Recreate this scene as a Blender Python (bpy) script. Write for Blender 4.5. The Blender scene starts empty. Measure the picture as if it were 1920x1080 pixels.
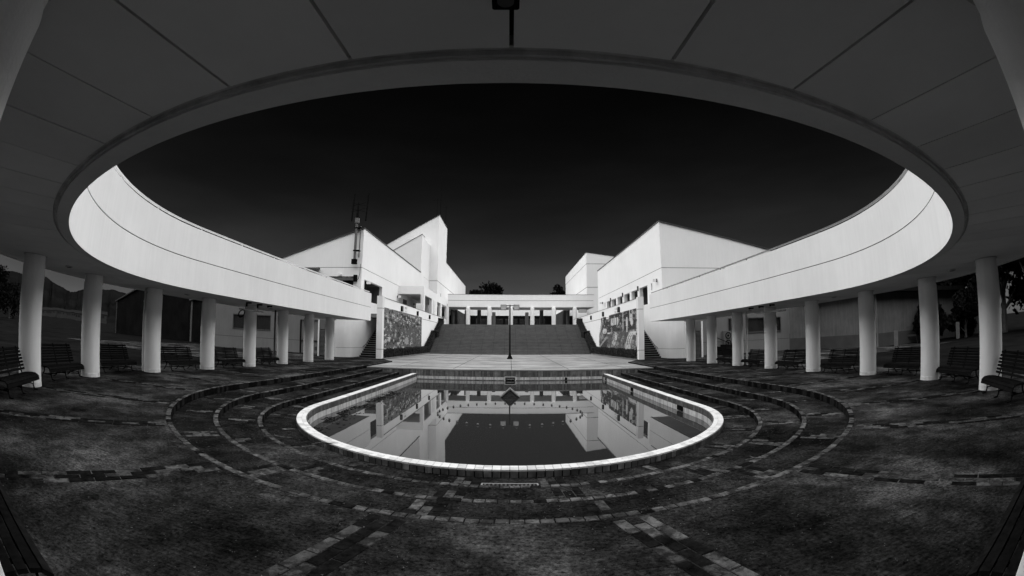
import bpy, math, random
from mathutils import Matrix, Vector
random.seed(7)
sc = bpy.context.scene
col = sc.collection
PI = math.pi
R_ = math.radians

# ------------------------------------------------------------------ camera, sky, sun, exposure
CAM_PITCH, CAM_ROLL, CAM_YAW, EYE = 0.14278379, 0.00348381, -0.00339168, 1.5
cd = bpy.data.cameras.new('camera'); cam = bpy.data.objects.new('camera', cd); col.objects.link(cam); sc.camera = cam
cd.type = 'PANO'; cd.panorama_type = 'FISHEYE_LENS_POLYNOMIAL'      # the photo was taken with a fisheye lens
cd.sensor_width = 36; cd.sensor_fit = 'HORIZONTAL'; cd.fisheye_fov = 3.1
cd.fisheye_polynomial_k0 = 0
cd.fisheye_polynomial_k1 = -6.28566253e-02; cd.fisheye_polynomial_k2 = -1.03829343e-04
cd.fisheye_polynomial_k3 = 1.86162853e-05; cd.fisheye_polynomial_k4 = -8.43433279e-07
cd.shift_y = -0.02176
cd.clip_start = 0.05; cd.clip_end = 3000
def cam_axes():
    cp, sp = math.cos(CAM_PITCH), math.sin(CAM_PITCH)
    f = Vector((0, cp, sp)); u = Vector((0, -sp, cp)); r = Vector((1, 0, 0))
    cr, sr = math.cos(CAM_ROLL), math.sin(CAM_ROLL)
    r2 = cr*r + sr*u; u2 = -sr*r + cr*u
    Z = Matrix.Rotation(CAM_YAW, 3, 'Z')
    return Z @ r2, Z @ u2, Z @ f
_r, _u, _f = cam_axes()
cam.matrix_world = Matrix(((_r[0], _u[0], -_f[0], 0), (_r[1], _u[1], -_f[1], 0), (_r[2], _u[2], -_f[2], EYE), (0, 0, 0, 1)))

SKY_FALL = 7.0                          # the filtered sky darkens steadily towards the zenith
SUN_EL, SUN_AZ = R_(83), R_(0)          # high, soft light, a little beyond the zenith
w = bpy.data.worlds.new('World'); sc.world = w; w.use_nodes = True
nt = w.node_tree; nt.nodes.clear()
sky = nt.nodes.new('ShaderNodeTexSky'); sky.sky_type = 'NISHITA'; sky.sun_disc = False
sky.sun_elevation = SUN_EL; sky.sun_rotation = SUN_AZ
sep = nt.nodes.new('ShaderNodeSeparateColor')                        # red filter of a black and white photograph
pw = nt.nodes.new('ShaderNodeMath'); pw.operation = 'POWER'; pw.inputs[1].default_value = 1.0
tc = nt.nodes.new('ShaderNodeTexCoord')
mp = nt.nodes.new('ShaderNodeMapping'); mp.inputs['Scale'].default_value = (1.2, 1.2, 5.0)
cl = nt.nodes.new('ShaderNodeTexNoise'); cl.inputs['Scale'].default_value = 2.2; cl.inputs['Detail'].default_value = 5
cr_ = nt.nodes.new('ShaderNodeMapRange'); cr_.inputs[1].default_value = .35; cr_.inputs[2].default_value = .75; cr_.inputs[3].default_value = .8; cr_.inputs[4].default_value = 1.25
mu = nt.nodes.new('ShaderNodeMath'); mu.operation = 'MULTIPLY'
bg = nt.nodes.new('ShaderNodeBackground'); bg.inputs[1].default_value = 0.021
wo = nt.nodes.new('ShaderNodeOutputWorld')
L = nt.links.new
L(sky.outputs[0], sep.inputs[0]); L(sep.outputs[0], pw.inputs[0]); L(pw.outputs[0], mu.inputs[0])
L(tc.outputs['Generated'], mp.inputs[0]); L(mp.outputs[0], cl.inputs[0]); L(cl.outputs[0], cr_.inputs[0]); L(cr_.outputs[0], mu.inputs[1])
sx = nt.nodes.new('ShaderNodeSeparateXYZ'); L(tc.outputs['Generated'], sx.inputs[0])
ex = nt.nodes.new('ShaderNodeMath'); ex.operation = 'MULTIPLY'; ex.inputs[1].default_value = -SKY_FALL; L(sx.outputs[2], ex.inputs[0])
e2 = nt.nodes.new('ShaderNodeMath'); e2.operation = 'EXPONENT'; L(ex.outputs[0], e2.inputs[0])
m2 = nt.nodes.new('ShaderNodeMath'); m2.operation = 'MULTIPLY'; L(mu.outputs[0], m2.inputs[0]); L(e2.outputs[0], m2.inputs[1])
L(m2.outputs[0], bg.inputs[0]); L(bg.outputs[0], wo.inputs[0])
sd = bpy.data.lights.new('sun', 'SUN'); sun = bpy.data.objects.new('sun', sd); col.objects.link(sun)
sd.energy = 5.0; sd.angle = R_(132); sd.color = (1, 1, 1)
sdir = Vector((math.sin(SUN_AZ)*math.cos(SUN_EL), math.cos(SUN_AZ)*math.cos(SUN_EL), math.sin(SUN_EL)))
sun.location = sdir*60
sun.rotation_euler = (-sdir).to_track_quat('-Z', 'Y').to_euler()
vs = sc.view_settings
vs.view_transform = 'Standard'; vs.look = 'None'; vs.exposure = 0.65; vs.gamma = 1; vs.use_curve_mapping = False
try:
    sc.cycles.max_bounces = 8; sc.cycles.diffuse_bounces = 4
except Exception:
    pass

# ------------------------------------------------------------------ materials
def mat(name, base, rough=.8, spec=.3, var=.12, vscale=1.5, bump=.0, bscale=40, streak=0, metal=0, detail=4, moss=0, rnd_obj=0):
    m = bpy.data.materials.new(name); m.use_nodes = True
    t = m.node_tree; b = t.nodes['Principled BSDF']
    b.inputs['Roughness'].default_value = rough; b.inputs['Specular IOR Level'].default_value = spec; b.inputs['Metallic'].default_value = metal
    tcn = t.nodes.new('ShaderNodeNewGeometry')
    n = t.nodes.new('ShaderNodeTexNoise'); n.inputs['Scale'].default_value = vscale; n.inputs['Detail'].default_value = detail; n.inputs['Roughness'].default_value = .65
    t.links.new(tcn.outputs['Position'], n.inputs[0])
    r = t.nodes.new('ShaderNodeMapRange'); r.inputs[1].default_value = .3; r.inputs[2].default_value = .7
    r.inputs[3].default_value = base*(1-var); r.inputs[4].default_value = min(base*(1+var), .85)
    t.links.new(n.outputs[0], r.inputs[0])
    out = r.outputs[0]
    if streak:
        mpn = t.nodes.new('ShaderNodeMapping'); mpn.inputs['Scale'].default_value = (5, 5, .35)
        t.links.new(tcn.outputs['Position'], mpn.inputs[0])
        n2 = t.nodes.new('ShaderNodeTexNoise'); n2.inputs['Scale'].default_value = 1.6; n2.inputs['Detail'].default_value = 6; n2.inputs['Roughness'].default_value = .7
        t.links.new(mpn.outputs[0], n2.inputs[0])
        r2 = t.nodes.new('ShaderNodeMapRange'); r2.inputs[1].default_value = .35; r2.inputs[2].default_value = .62; r2.inputs[3].default_value = 1-streak; r2.inputs[4].default_value = 1
        t.links.new(n2.outputs[0], r2.inputs[0])
        mm = t.nodes.new('ShaderNodeMath'); mm.operation = 'MULTIPLY'
        t.links.new(out, mm.inputs[0]); t.links.new(r2.outputs[0], mm.inputs[1]); out = mm.outputs[0]
    if moss:
        n3 = t.nodes.new('ShaderNodeTexNoise'); n3.inputs['Scale'].default_value = 5.5; n3.inputs['Detail'].default_value = 7; n3.inputs['Roughness'].default_value = .7
        t.links.new(tcn.outputs['Position'], n3.inputs[0])
        r3 = t.nodes.new('ShaderNodeMapRange'); r3.inputs[1].default_value = .47; r3.inputs[2].default_value = .53; r3.inputs[3].default_value = moss; r3.inputs[4].default_value = 1.35
        t.links.new(n3.outputs[0], r3.inputs[0])
        m5 = t.nodes.new('ShaderNodeMath'); m5.operation = 'MULTIPLY'; t.links.new(out, m5.inputs[0]); t.links.new(r3.outputs[0], m5.inputs[1]); out = m5.outputs[0]
    if rnd_obj:
        oi = t.nodes.new('ShaderNodeObjectInfo'); r4 = t.nodes.new('ShaderNodeMapRange'); r4.inputs[3].default_value = 1-rnd_obj; r4.inputs[4].default_value = 1
        t.links.new(oi.outputs['Random'], r4.inputs[0])
        m6 = t.nodes.new('ShaderNodeMath'); m6.operation = 'MULTIPLY'; t.links.new(out, m6.inputs[0]); t.links.new(r4.outputs[0], m6.inputs[1]); out = m6.outputs[0]
    t.links.new(out, b.inputs['Base Color'])
    if bump:
        nb = t.nodes.new('ShaderNodeTexNoise'); nb.inputs['Scale'].default_value = bscale; nb.inputs['Detail'].default_value = 5
        t.links.new(tcn.outputs['Position'], nb.inputs[0])
        bp = t.nodes.new('ShaderNodeBump'); bp.inputs['Strength'].default_value = bump; bp.inputs['Distance'].default_value = .01
        t.links.new(nb.outputs[0], bp.inputs['Height']); t.links.new(bp.outputs[0], b.inputs['Normal'])
    return m

def ground_mat(name, lo, mid, hi, brush=True, wet=.55):
    """worn exposed-aggregate paving: moss dark patches, bare pale patches, speckle and brush marks"""
    m = bpy.data.materials.new(name); m.use_nodes = True
    t = m.node_tree; b = t.nodes['Principled BSDF']; N = t.nodes.new; K = t.links.new
    b.inputs['Specular IOR Level'].default_value = 0
    g = N('ShaderNodeNewGeometry')
    big = N('ShaderNodeTexNoise'); big.inputs['Scale'].default_value = .55; big.inputs['Detail'].default_value = 7; big.inputs['Roughness'].default_value = .6
    K(g.outputs['Position'], big.inputs[0])
    ramp = N('ShaderNodeValToRGB'); e = ramp.color_ramp.elements
    e[0].position = .36; e[0].color = (lo, lo, lo, 1); e[1].position = .66; e[1].color = (hi, hi, hi, 1)
    mdl = e.new(.5); mdl.color = (mid, mid, mid, 1)
    K(big.outputs[0], ramp.inputs[0])
    fine = N('ShaderNodeTexNoise'); fine.inputs['Scale'].default_value = 26; fine.inputs['Detail'].default_value = 6; fine.inputs['Roughness'].default_value = .8
    K(g.outputs['Position'], fine.inputs[0])
    fr = N('ShaderNodeMapRange'); fr.inputs[1].default_value = .36; fr.inputs[2].default_value = .66; fr.inputs[3].default_value = .12; fr.inputs[4].default_value = 2.2
    K(fine.outputs[0], fr.inputs[0])
    mm = N('ShaderNodeMath'); mm.operation = 'MULTIPLY'; K(ramp.outputs[0], mm.inputs[0]); K(fr.outputs[0], mm.inputs[1])
    out = mm.outputs[0]
    # brushed streaks
    mp2 = N('ShaderNodeMapping'); mp2.inputs['Rotation'].default_value = (0, 0, R_(8)); mp2.inputs['Scale'].default_value = (2.2, 30, 1)
    K(g.outputs['Position'], mp2.inputs[0])
    st = N('ShaderNodeTexNoise'); st.inputs['Scale'].default_value = 1.6; st.inputs['Detail'].default_value = 5; st.inputs['Roughness'].default_value = .7
    K(mp2.outputs[0], st.inputs[0])
    sr = N('ShaderNodeMapRange'); sr.inputs[1].default_value = .4; sr.inputs[2].default_value = .62; sr.inputs[3].default_value = .72 if brush else .9; sr.inputs[4].default_value = 1.15 if brush else 1.05
    K(st.outputs[0], sr.inputs[0])
    m3 = N('ShaderNodeMath'); m3.operation = 'MULTIPLY'; K(out, m3.inputs[0]); K(sr.outputs[0], m3.inputs[1])
    md = N('ShaderNodeTexNoise'); md.inputs['Scale'].default_value = 3.1; md.inputs['Detail'].default_value = 9; md.inputs['Roughness'].default_value = .78
    K(g.outputs['Position'], md.inputs[0])
    mr_ = N('ShaderNodeMapRange'); mr_.inputs[1].default_value = .42; mr_.inputs[2].default_value = .60; mr_.inputs[3].default_value = .55; mr_.inputs[4].default_value = 1.4
    K(md.outputs[0], mr_.inputs[0]); mq = N('ShaderNodeMath'); mq.operation = 'MULTIPLY'; K(m3.outputs[0], mq.inputs[0]); K(mr_.outputs[0], mq.inputs[1]); m3 = mq
    # white grit
    vo = N('ShaderNodeTexVoronoi'); vo.inputs['Scale'].default_value = 34; K(g.outputs['Position'], vo.inputs[0])
    vr = N('ShaderNodeMapRange'); vr.inputs[1].default_value = .06; vr.inputs[2].default_value = .10; vr.inputs[3].default_value = .22; vr.inputs[4].default_value = 0
    K(vo.outputs['Distance'], vr.inputs[0])
    gate = N('ShaderNodeTexNoise'); gate.inputs['Scale'].default_value = 9; K(g.outputs['Position'], gate.inputs[0])
    gr = N('ShaderNodeMapRange'); gr.inputs[1].default_value = .56; gr.inputs[2].default_value = .62; K(gate.outputs[0], gr.inputs[0])
    m4 = N('ShaderNodeMath'); m4.operation = 'MULTIPLY'; K(vr.outputs[0], m4.inputs[0]); K(gr.outputs[0], m4.inputs[1])
    ad = N('ShaderNodeMath'); ad.operation = 'ADD'; ad.use_clamp = True; K(m3.outputs[0], ad.inputs[0]); K(m4.outputs[0], ad.inputs[1])
    K(ad.outputs[0], b.inputs['Base Color'])
    rr = N('ShaderNodeMapRange'); rr.inputs[1].default_value = .35; rr.inputs[2].default_value = .65; rr.inputs[3].default_value = wet; rr.inputs[4].default_value = .95
    K(big.outputs[0], rr.inputs[0]); K(rr.outputs[0], b.inputs['Roughness'])
    bp = N('ShaderNodeBump'); bp.inputs['Strength'].default_value = .8; bp.inputs['Distance'].default_value = .006
    K(fine.outputs[0], bp.inputs['Height']); K(bp.outputs[0], b.inputs['Normal'])
    return m

M = {}
M['white'] = mat('white_stucco', .70, .9, .05, .06, .35, .5, 60, streak=.05, detail=8)
M['white_wall'] = mat('white_painted_wall', .82, .9, .05, .05, .25, .2, 60, streak=.04, detail=8)
M['column'] = mat('column_stucco', .84, .85, .05, .06, .8, .7, 45, streak=.07, rnd_obj=.05)
M['soffit'] = mat('soffit_panel_paint', .80, .85, .05, .07, .9, .05, 30, detail=8, rnd_obj=.10)
M['soffit_stain'] = mat('stained_soffit_edge', .55, .8, .2, .3, 3, .1, 30, streak=.2)
M['groove'] = mat('joint_black', .008, .95, 0, .2)
M['coping'] = mat('dark_metal_coping', .04, .5, .4, .2)
M['floor'] = ground_mat('mossy_aggregate_paving', .005, .016, .055)
M['terrace'] = ground_mat('terrace_paving', .004, .010, .026, brush=False)
M['landing'] = mat('pale_concrete_landing', .15, .85, .1, .45, .5, .15, 20, detail=7)
M['stair'] = mat('stair_paving', .125, .85, .1, .2, 1.2, .2, 20, detail=7)
M['stair_nose'] = mat('worn_step_nosing', .165, .85, 0, .3, 1.5, .1, 20, detail=6)
M['brick_a'] = mat('worn_paver_pale', .05, .85, 0, .6, 9, .4, 60, detail=7, moss=.55)
M['brick_b'] = mat('worn_paver_grey', .032, .85, 0, .6, 9, .4, 60, detail=7, moss=.55)
M['brick_c'] = mat('mossy_paver_dark', .006, .9, 0, .8, 9, .5, 60, detail=7)
M['rim_tile'] = mat('white_rim_tile', .40, .6, .1, .12, 2, .05, 20)
M['rim_tile_b'] = mat('dull_white_rim_tile', .31, .6, .1, .18, 4, .05, 20)
M['dark_tile'] = mat('dirty_dark_tile', .055, .5, .4, .6, 5, .1, 30, streak=.5)
M['dark_tile_b'] = mat('limescaled_dark_tile', .12, .6, .4, .6, 6, .1, 30, streak=.6)
M['pool_light'] = mat('pale_pool_tile', .5, .4, .5, .25, 8, .05, 30, streak=.3)
M['grout_and_shade'] = mat('dark_grout_and_shade', .006, .95, 0, .4, 8)  # also colours the painted shadow strips on the grand staircase
M['pool_floor'] = mat('silted_pool_floor', .02, .9, .2, .5, 1)
M['bench'] = mat('black_stained_bench_wood', .010, .75, 0, .5, 14, .3, 40, detail=7, rnd_obj=.4)
M['iron'] = mat('black_cast_iron', .007, .6, 0, .3, 6)
M['hedge'] = mat('hedge_leaf', .045, .7, 0, .5, 5)
M['leaf'] = mat('dark_tree_leaf', .006, .8, 0, .5, 1.2)
M['bark'] = mat('tree_bark', .05, .9, .2, .4, 5, .5, 20)
M['grass'] = mat('dark_grass', .005, 1, 0, .5, .4, .4, 12, detail=8)
M['hill'] = mat('wooded_hill', .004, 1, 0, .5, .02, detail=9)
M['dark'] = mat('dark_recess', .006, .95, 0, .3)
M['glass'] = mat('dark_window_glass', .015, .08, .5, .2)
M['frame'] = mat('dark_window_frame', .05, .5, .4, .2)
M['metal'] = mat('galvanised_metal', .14, .5, .3, .2, 5, metal=.6)
M['rail_light'] = mat('pale_painted_rail', .6, .4, .4, .1)
M['rail_dark'] = mat('dull_grey_rail', .14, .5, .4, .2)
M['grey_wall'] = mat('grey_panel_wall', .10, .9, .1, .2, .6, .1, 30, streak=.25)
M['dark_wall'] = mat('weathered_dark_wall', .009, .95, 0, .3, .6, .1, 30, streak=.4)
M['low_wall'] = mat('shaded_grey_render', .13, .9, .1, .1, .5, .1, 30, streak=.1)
M['grey_low'] = mat('grey_wainscot', .05, .9, 0, .2, .6)
M['lamp_box'] = mat('frosted_lamp_box', .42, .5, .4, .08, 3)
M['sign'] = mat('sign_white', .75, .5, .3, .05)
M['sign_ink'] = mat('sign_ink', .05, .6, .3, .1)
M['sign_ink2'] = mat('sign_ink_grey', .25, .6, .3, .1)
M['riser_face'] = mat('shaded_brick_face', .004, .9, 0, .5, 12)  # tile sides near black: the shade on the risers is put into the colour
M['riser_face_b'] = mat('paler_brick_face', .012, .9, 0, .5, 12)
M['roofing'] = mat('dark_roof_felt', .05, .95, 0, .3, 1)
M['nozzle'] = mat('tarnished_nozzle', .07, .6, .2, .3, 30)
M['pool_light_b'] = mat('duller_pool_tile', .3, .5, .3, .3, 8)
M['column_base'] = mat('scuffed_column_base', .66, .9, 0, .22, 6, .5, 40, streak=.25, rnd_obj=.15)
M['litter'] = mat('dry_leaf', .06, .8, 0, .5, 30)
M['house_w'] = mat('house_pale', .035, .9, 0, .3); M['house_d'] = mat('house_roof', .012, .9, 0, .3)
MOS = [mat('mosaic_%d' % i, v, .8, .05, .25, 9) for i, v in enumerate((.02, .06, .12, .19, .34, .62))]
wm = bpy.data.materials.new('pool_water'); wm.use_nodes = True
_t = wm.node_tree; _b = _t.nodes['Principled BSDF']
_b.inputs['Base Color'].default_value = (.012, .012, .012, 1); _b.inputs['Roughness'].default_value = .012; _b.inputs['IOR'].default_value = 1.36; _b.inputs['Specular IOR Level'].default_value = .5
_g = _t.nodes.new('ShaderNodeNewGeometry'); _n = _t.nodes.new('ShaderNodeTexNoise'); _n.inputs['Scale'].default_value = 2.0; _n.inputs['Detail'].default_value = 2
_t.links.new(_g.outputs['Position'], _n.inputs[0]); _bp = _t.nodes.new('ShaderNodeBump'); _bp.inputs['Strength'].default_value = .02; _bp.inputs['Distance'].default_value = .01
_t.links.new(_n.outputs[0], _bp.inputs['Height']); _t.links.new(_bp.outputs[0], _b.inputs['Normal'])
# scum patches floating near the pool's left side
_sc = _t.nodes.new('ShaderNodeTexNoise'); _sc.inputs['Scale'].default_value = 3.2; _sc.inputs['Detail'].default_value = 8; _sc.inputs['Roughness'].default_value = .75
_mpp = _t.nodes.new('ShaderNodeMapping'); _mpp.inputs['Scale'].default_value = (1.6, .8, 1); _t.links.new(_g.outputs['Position'], _mpp.inputs[0]); _t.links.new(_mpp.outputs[0], _sc.inputs[0])
_sx = _t.nodes.new('ShaderNodeSeparateXYZ'); _t.links.new(_g.outputs['Position'], _sx.inputs[0])
_mr = _t.nodes.new('ShaderNodeMapRange'); _mr.inputs[1].default_value = -3.2; _mr.inputs[2].default_value = -4.6; _mr.inputs[3].default_value = 0; _mr.inputs[4].default_value = .16
_t.links.new(_sx.outputs[0], _mr.inputs[0])
_ad = _t.nodes.new('ShaderNodeMath'); _ad.operation = 'ADD'; _t.links.new(_sc.outputs[0], _ad.inputs[0]); _t.links.new(_mr.outputs[0], _ad.inputs[1])
_rg = _t.nodes.new('ShaderNodeMapRange'); _rg.inputs[1].default_value = .66; _rg.inputs[2].default_value = .70; _rg.inputs[3].default_value = .012; _rg.inputs[4].default_value = .5
_t.links.new(_ad.outputs[0], _rg.inputs[0]); 
M['water'] = wm

# ------------------------------------------------------------------ mesh helpers
class MB:
    def __init__(s): s.v = []; s.f = []; s.mi = []
    def face(s, pts, mi=0):
        n = len(s.v); s.v += [tuple(p) for p in pts]; s.f.append(tuple(range(n, n+len(pts)))); s.mi.append(mi)
    def box(s, x0, x1, y0, y1, z0, z1, mi=0):
        n = len(s.v)
        s.v += [(x0, y0, z0), (x1, y0, z0), (x1, y1, z0), (x0, y1, z0), (x0, y0, z1), (x1, y0, z1), (x1, y1, z1), (x0, y1, z1)]
        for q in ((0, 3, 2, 1), (4, 5, 6, 7), (0, 1, 5, 4), (1, 2, 6, 5), (2, 3, 7, 6), (3, 0, 4, 7)):
            s.f.append(tuple(n+i for i in q)); s.mi.append(mi)
        return s
    def prism(s, poly, axis, a0, a1, mi=0):
        """extrude 2-D polygon along axis: 'x' poly=(y,z), 'y' poly=(x,z), 'z' poly=(x,y)"""
        def P(p, a): return (a, p[0], p[1]) if axis == 'x' else ((p[0], a, p[1]) if axis == 'y' else (p[0], p[1], a))
        n = len(s.v); k = len(poly)
        s.v += [P(p, a0) for p in poly] + [P(p, a1) for p in poly]
        s.f.append(tuple(range(n, n+k))); s.f.append(tuple(range(n+2*k-1, n+k-1, -1))); s.mi += [mi, mi]
        for i in range(k):
            j = (i+1) % k; s.f.append((n+i, n+k+i, n+k+j, n+j)); s.mi.append(mi)
        return s
    def tube(s, pts, r, seg=8, cap=True, mi=0):
        pts = [Vector(p) for p in pts]; rings = []
        if not isinstance(r, (list, tuple)): r = [r]*len(pts)
        for i, p in enumerate(pts):
            d = (pts[min(i+1, len(pts)-1)]-pts[max(i-1, 0)]).normalized()
            a = d.cross(Vector((0, 0, 1)))
            if a.length < .05: a = Vector((1, 0, 0))
            a.normalize(); b = d.cross(a).normalized()
            n = len(s.v); s.v += [tuple(p+r[i]*(math.cos(2*PI*k/seg)*a+math.sin(2*PI*k/seg)*b)) for k in range(seg)]; rings.append(n)
        for i in range(len(rings)-1):
            for k in range(seg):
                k2 = (k+1) % seg; s.f.append((rings[i]+k, rings[i]+k2, rings[i+1]+k2, rings[i+1]+k)); s.mi.append(mi)
        if cap:
            s.f.append(tuple(rings[0]+k for k in range(seg-1, -1, -1))); s.f.append(tuple(rings[-1]+k for k in range(seg))); s.mi += [mi, mi]
        return s
    def lathe(s, prof, cx=0, cy=0, seg=32, mi=0):
        n = len(s.v)
        for r, z in prof: s.v += [(cx+r*math.cos(2*PI*k/seg), cy+r*math.sin(2*PI*k/seg), z) for k in range(seg)]
        for i in range(len(prof)-1):
            for k in range(seg):
                k2 = (k+1) % seg; s.f.append((n+i*seg+k, n+i*seg+k2, n+(i+1)*seg+k2, n+(i+1)*seg+k)); s.mi.append(mi)
        s.f.append(tuple(n+k for k in range(seg-1, -1, -1))); s.f.append(tuple(n+(len(prof)-1)*seg+k for k in range(seg))); s.mi += [mi, mi]
        return s
    def mesh(s, name, mats, smooth=False):
        me = bpy.data.meshes.new(name); me.from_pydata(s.v, [], s.f)
        for m in (mats if isinstance(mats, list) else [mats]): me.materials.append(m)
        if any(s.mi): me.polygons.foreach_set('material_index', s.mi)
        if smooth: me.polygons.foreach_set('use_smooth', [True]*len(me.polygons))
        me.validate(); me.update()
        if smooth:
            try: me.set_sharp_from_angle(angle=R_(40))
            except Exception: pass
        return me
    def build(s, name, mats, parent=None, smooth=False, kind=None):
        o = bpy.data.objects.new(name, s.mesh(name, mats, smooth)); col.objects.link(o)
        if parent: o.parent = parent
        if kind: o['kind'] = kind
        return o
def link(name, me, parent=None, mw=None):
    o = bpy.data.objects.new(name, me); col.objects.link(o)
    if parent is not None: o.parent = parent
    if mw is not None: o.matrix_local = mw
    return o
def tag(o, label=None, cat=None, group=None):
    if label: o['label'] = label
    if cat: o['category'] = cat
    if group: o['group'] = group
    return o
def thing(name, label, cat, loc=(0, 0, 0), rz=0, group=None):
    o = bpy.data.objects.new(name, None); col.objects.link(o); o.empty_display_size = .2
    o.location = loc; o.rotation_euler = (0, 0, rz)
    return tag(o, label, cat, group)
def copy_tree(o, parent=None):
    c = o.copy(); col.objects.link(c); c.parent = parent
    for ch in list(o.children): copy_tree(ch, c)
    return c
def loc(o, x, y, z): return Matrix.Translation((x, y, z))
def pose(x, y, z, rz=0, rx=0, ry=0): return Matrix.Translation((x, y, z)) @ Matrix.Rotation(rz, 4, 'Z') @ Matrix.Rotation(rx, 4, 'X') @ Matrix.Rotation(ry, 4, 'Y')

# ------------------------------------------------------------------ the U-shaped plan: half circle near the camera, straight wings towards the buildings
CY = 11.2166
def U(R, t):
    """t in degrees for |t|<=90, past 90: metres along the wing beyond the half circle (t=90+metres)"""
    s = 1 if t >= 0 else -1; a = min(abs(t), 90); e = max(abs(t)-90, 0)
    return (s*R*math.sin(R_(a)), CY-R*math.cos(R_(a))+e)
def Udir(t):
    s = 1 if t >= 0 else -1; a = R_(min(abs(t), 90)) * s
    return a                               # heading: outward normal = (sin a, -cos a)
def tlist(e_end, step=3, estep=2.0):
    k = int(round(90/step)); arc = [i*90/k for i in range(k+1)]
    m = max(1, int(round(e_end/estep))); st = [90+e_end*(i+1)/m for i in range(m)]
    pos = arc+st; return [-p for p in reversed(pos[1:])]+pos
def usweep(mb, prof, ts, mi=0, closed=True):
    """sweep a profile [(R,z)...] along the U"""
    rows = []
    for t in ts:
        n = len(mb.v)
        for R, z in prof:
            x, y = U(R, t); mb.v.append((x, y, z))
        rows.append(n)
    k = len(prof); rng = range(k) if closed else range(k-1)
    for i in range(len(rows)-1):
        for j in rng:
            j2 = (j+1) % k
            mb.f.append((rows[i]+j, rows[i+1]+j, rows[i+1]+j2, rows[i]+j2)); mb.mi.append(mi)
    if closed:
        mb.f.append(tuple(rows[0]+j for j in range(k))); mb.f.append(tuple(rows[-1]+j for j in range(k-1, -1, -1))); mb.mi += [mi, mi]
    return mb
def arcstep(R, s):      # arc length -> t
    return s/R*180/PI if s <= R*PI/2 else 90+(s-R*PI/2)

R_S1, R_S2, R_S3 = 7.64, 6.74, 5.84
Z_S2, Z_S3, Z_T3 = -.155, -.295, -.43
R_RO, R_RI, Z_RIM, Z_W = 5.10, 4.86, -.31, -.62
Y_LAND, Z_LAND = 23.4, -.07
R_FAS, Z_FB, Z_FG, Z_FT = 9.45, 2.63, 3.535, 4.475
E_RING = 29.6-CY; E_S1 = 28.8-CY; E_L = Y_LAND-CY

# ------------------------------------------------------------------ setting: ground, court floor, terraces, landing
g = MB()
usweep(g, [(13.0, -.03), (40, -.03), (140, -.03), (900, -.03)], tlist(900, 6, 150), closed=False)
g.face([(-13, 120, -.03), (13, 120, -.03), (13, 911, -.03), (-13, 911, -.03)])
g.build('ground', M['grass'], kind='structure')
f = MB(); ts = tlist(E_S1, 2, 1)
usweep(f, [(R_S1+.10, 0), (9, 0), (11, 0), (13.6, 0)], ts, closed=False)
xs = R_S1+.1
for s in (-1, 1):
    f.face([(s*13.6, 28.8, 0), (s*13.6, 37, 0), (s*9.3, 37, 0), (s*9.3, 31.9, 0), (s*xs, 28.8, 0)][::s])
    f.face([(s*xs, 28.8, 0), (s*9.3, 31.9, 0), (s*9.3, 31.9, -.07), (s*xs, 28.8, -.07)][::s])
    f.face([(s*13.6, 20, -.004), (s*30, 20, -.004), (s*30, 37, -.004), (s*13.6, 37, -.004)][::s])
court = f.build('courtyard_floor', M['floor'], kind='structure')
f = MB(); usweep(f, [(R_S2+.10, Z_S2), (R_S1+.06, Z_S2)], tlist(E_L, 2, 1), closed=False); usweep(f, [(R_S1+.03, Z_S2-.02), (R_S1+.03, -.008), (R_S1+.12, -.008)], tlist(E_S1, 2, 1), mi=1, closed=False)
ter1 = f.build('upper_terrace', [M['terrace'], M['grout_and_shade']], kind='structure')
f = MB(); usweep(f, [(R_S3+.10, Z_S3), (R_S2+.06, Z_S3), ], tlist(E_L, 2, 1), closed=False); usweep(f, [(R_S2+.03, Z_S3-.02), (R_S2+.03, Z_S2-.008), (R_S2+.12, Z_S2-.008)], tlist(E_L, 2, 1), mi=1, closed=False)
ter2 = f.build('middle_terrace', [M['terrace'], M['grout_and_shade']], kind='structure')
f = MB(); usweep(f, [(R_RO-.02, Z_T3), (R_S3+.06, Z_T3)], tlist(E_L, 2, 1), closed=False); usweep(f, [(R_S3+.03, Z_T3-.02), (R_S3+.03, Z_S3-.008), (R_S3+.12, Z_S3-.008)], tlist(E_L, 2, 1), mi=1, closed=False)
ter3 = f.build('lower_terrace', [M['terrace'], M['grout_and_shade']], kind='structure')

# landing in front of the stairs
f = MB(); f.box(-7.72, 7.72, Y_LAND, 28.8, -1.3, Z_LAND); f.prism([(-7.72, 28.8), (7.72, 28.8), (9.35, 31.9), (9.35, 50), (-9.35, 50), (-9.35, 31.9)], 'z', -1.3, Z_LAND)
landing = f.build('landing', M['landing'], kind='structure')
f = MB()     # joints of the slabs: thin dark recess strips laid in
for x in (-6.1, -3.0, 0.07, 3.1, 6.2): f.box(x-.012, x+.012, Y_LAND+.01, 47.9, Z_LAND-.02, Z_LAND+.004)
for y in (25.2, 29.0, 33.4, 37.6, 42.0): f.box(-7.6, 7.6, y-.02, y+.02, Z_LAND-.02, Z_LAND+.006)
f.build('slab_joint', M['grout_and_shade'], landing, kind='stuff')
f = MB()   # slab nosing strip over the pool wall
f.box(-R_S1, R_S1, Y_LAND-.03, Y_LAND+.25, Z_LAND-.05, Z_LAND+.008)
f.build('edge_strip', M['landing'], landing)

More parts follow.
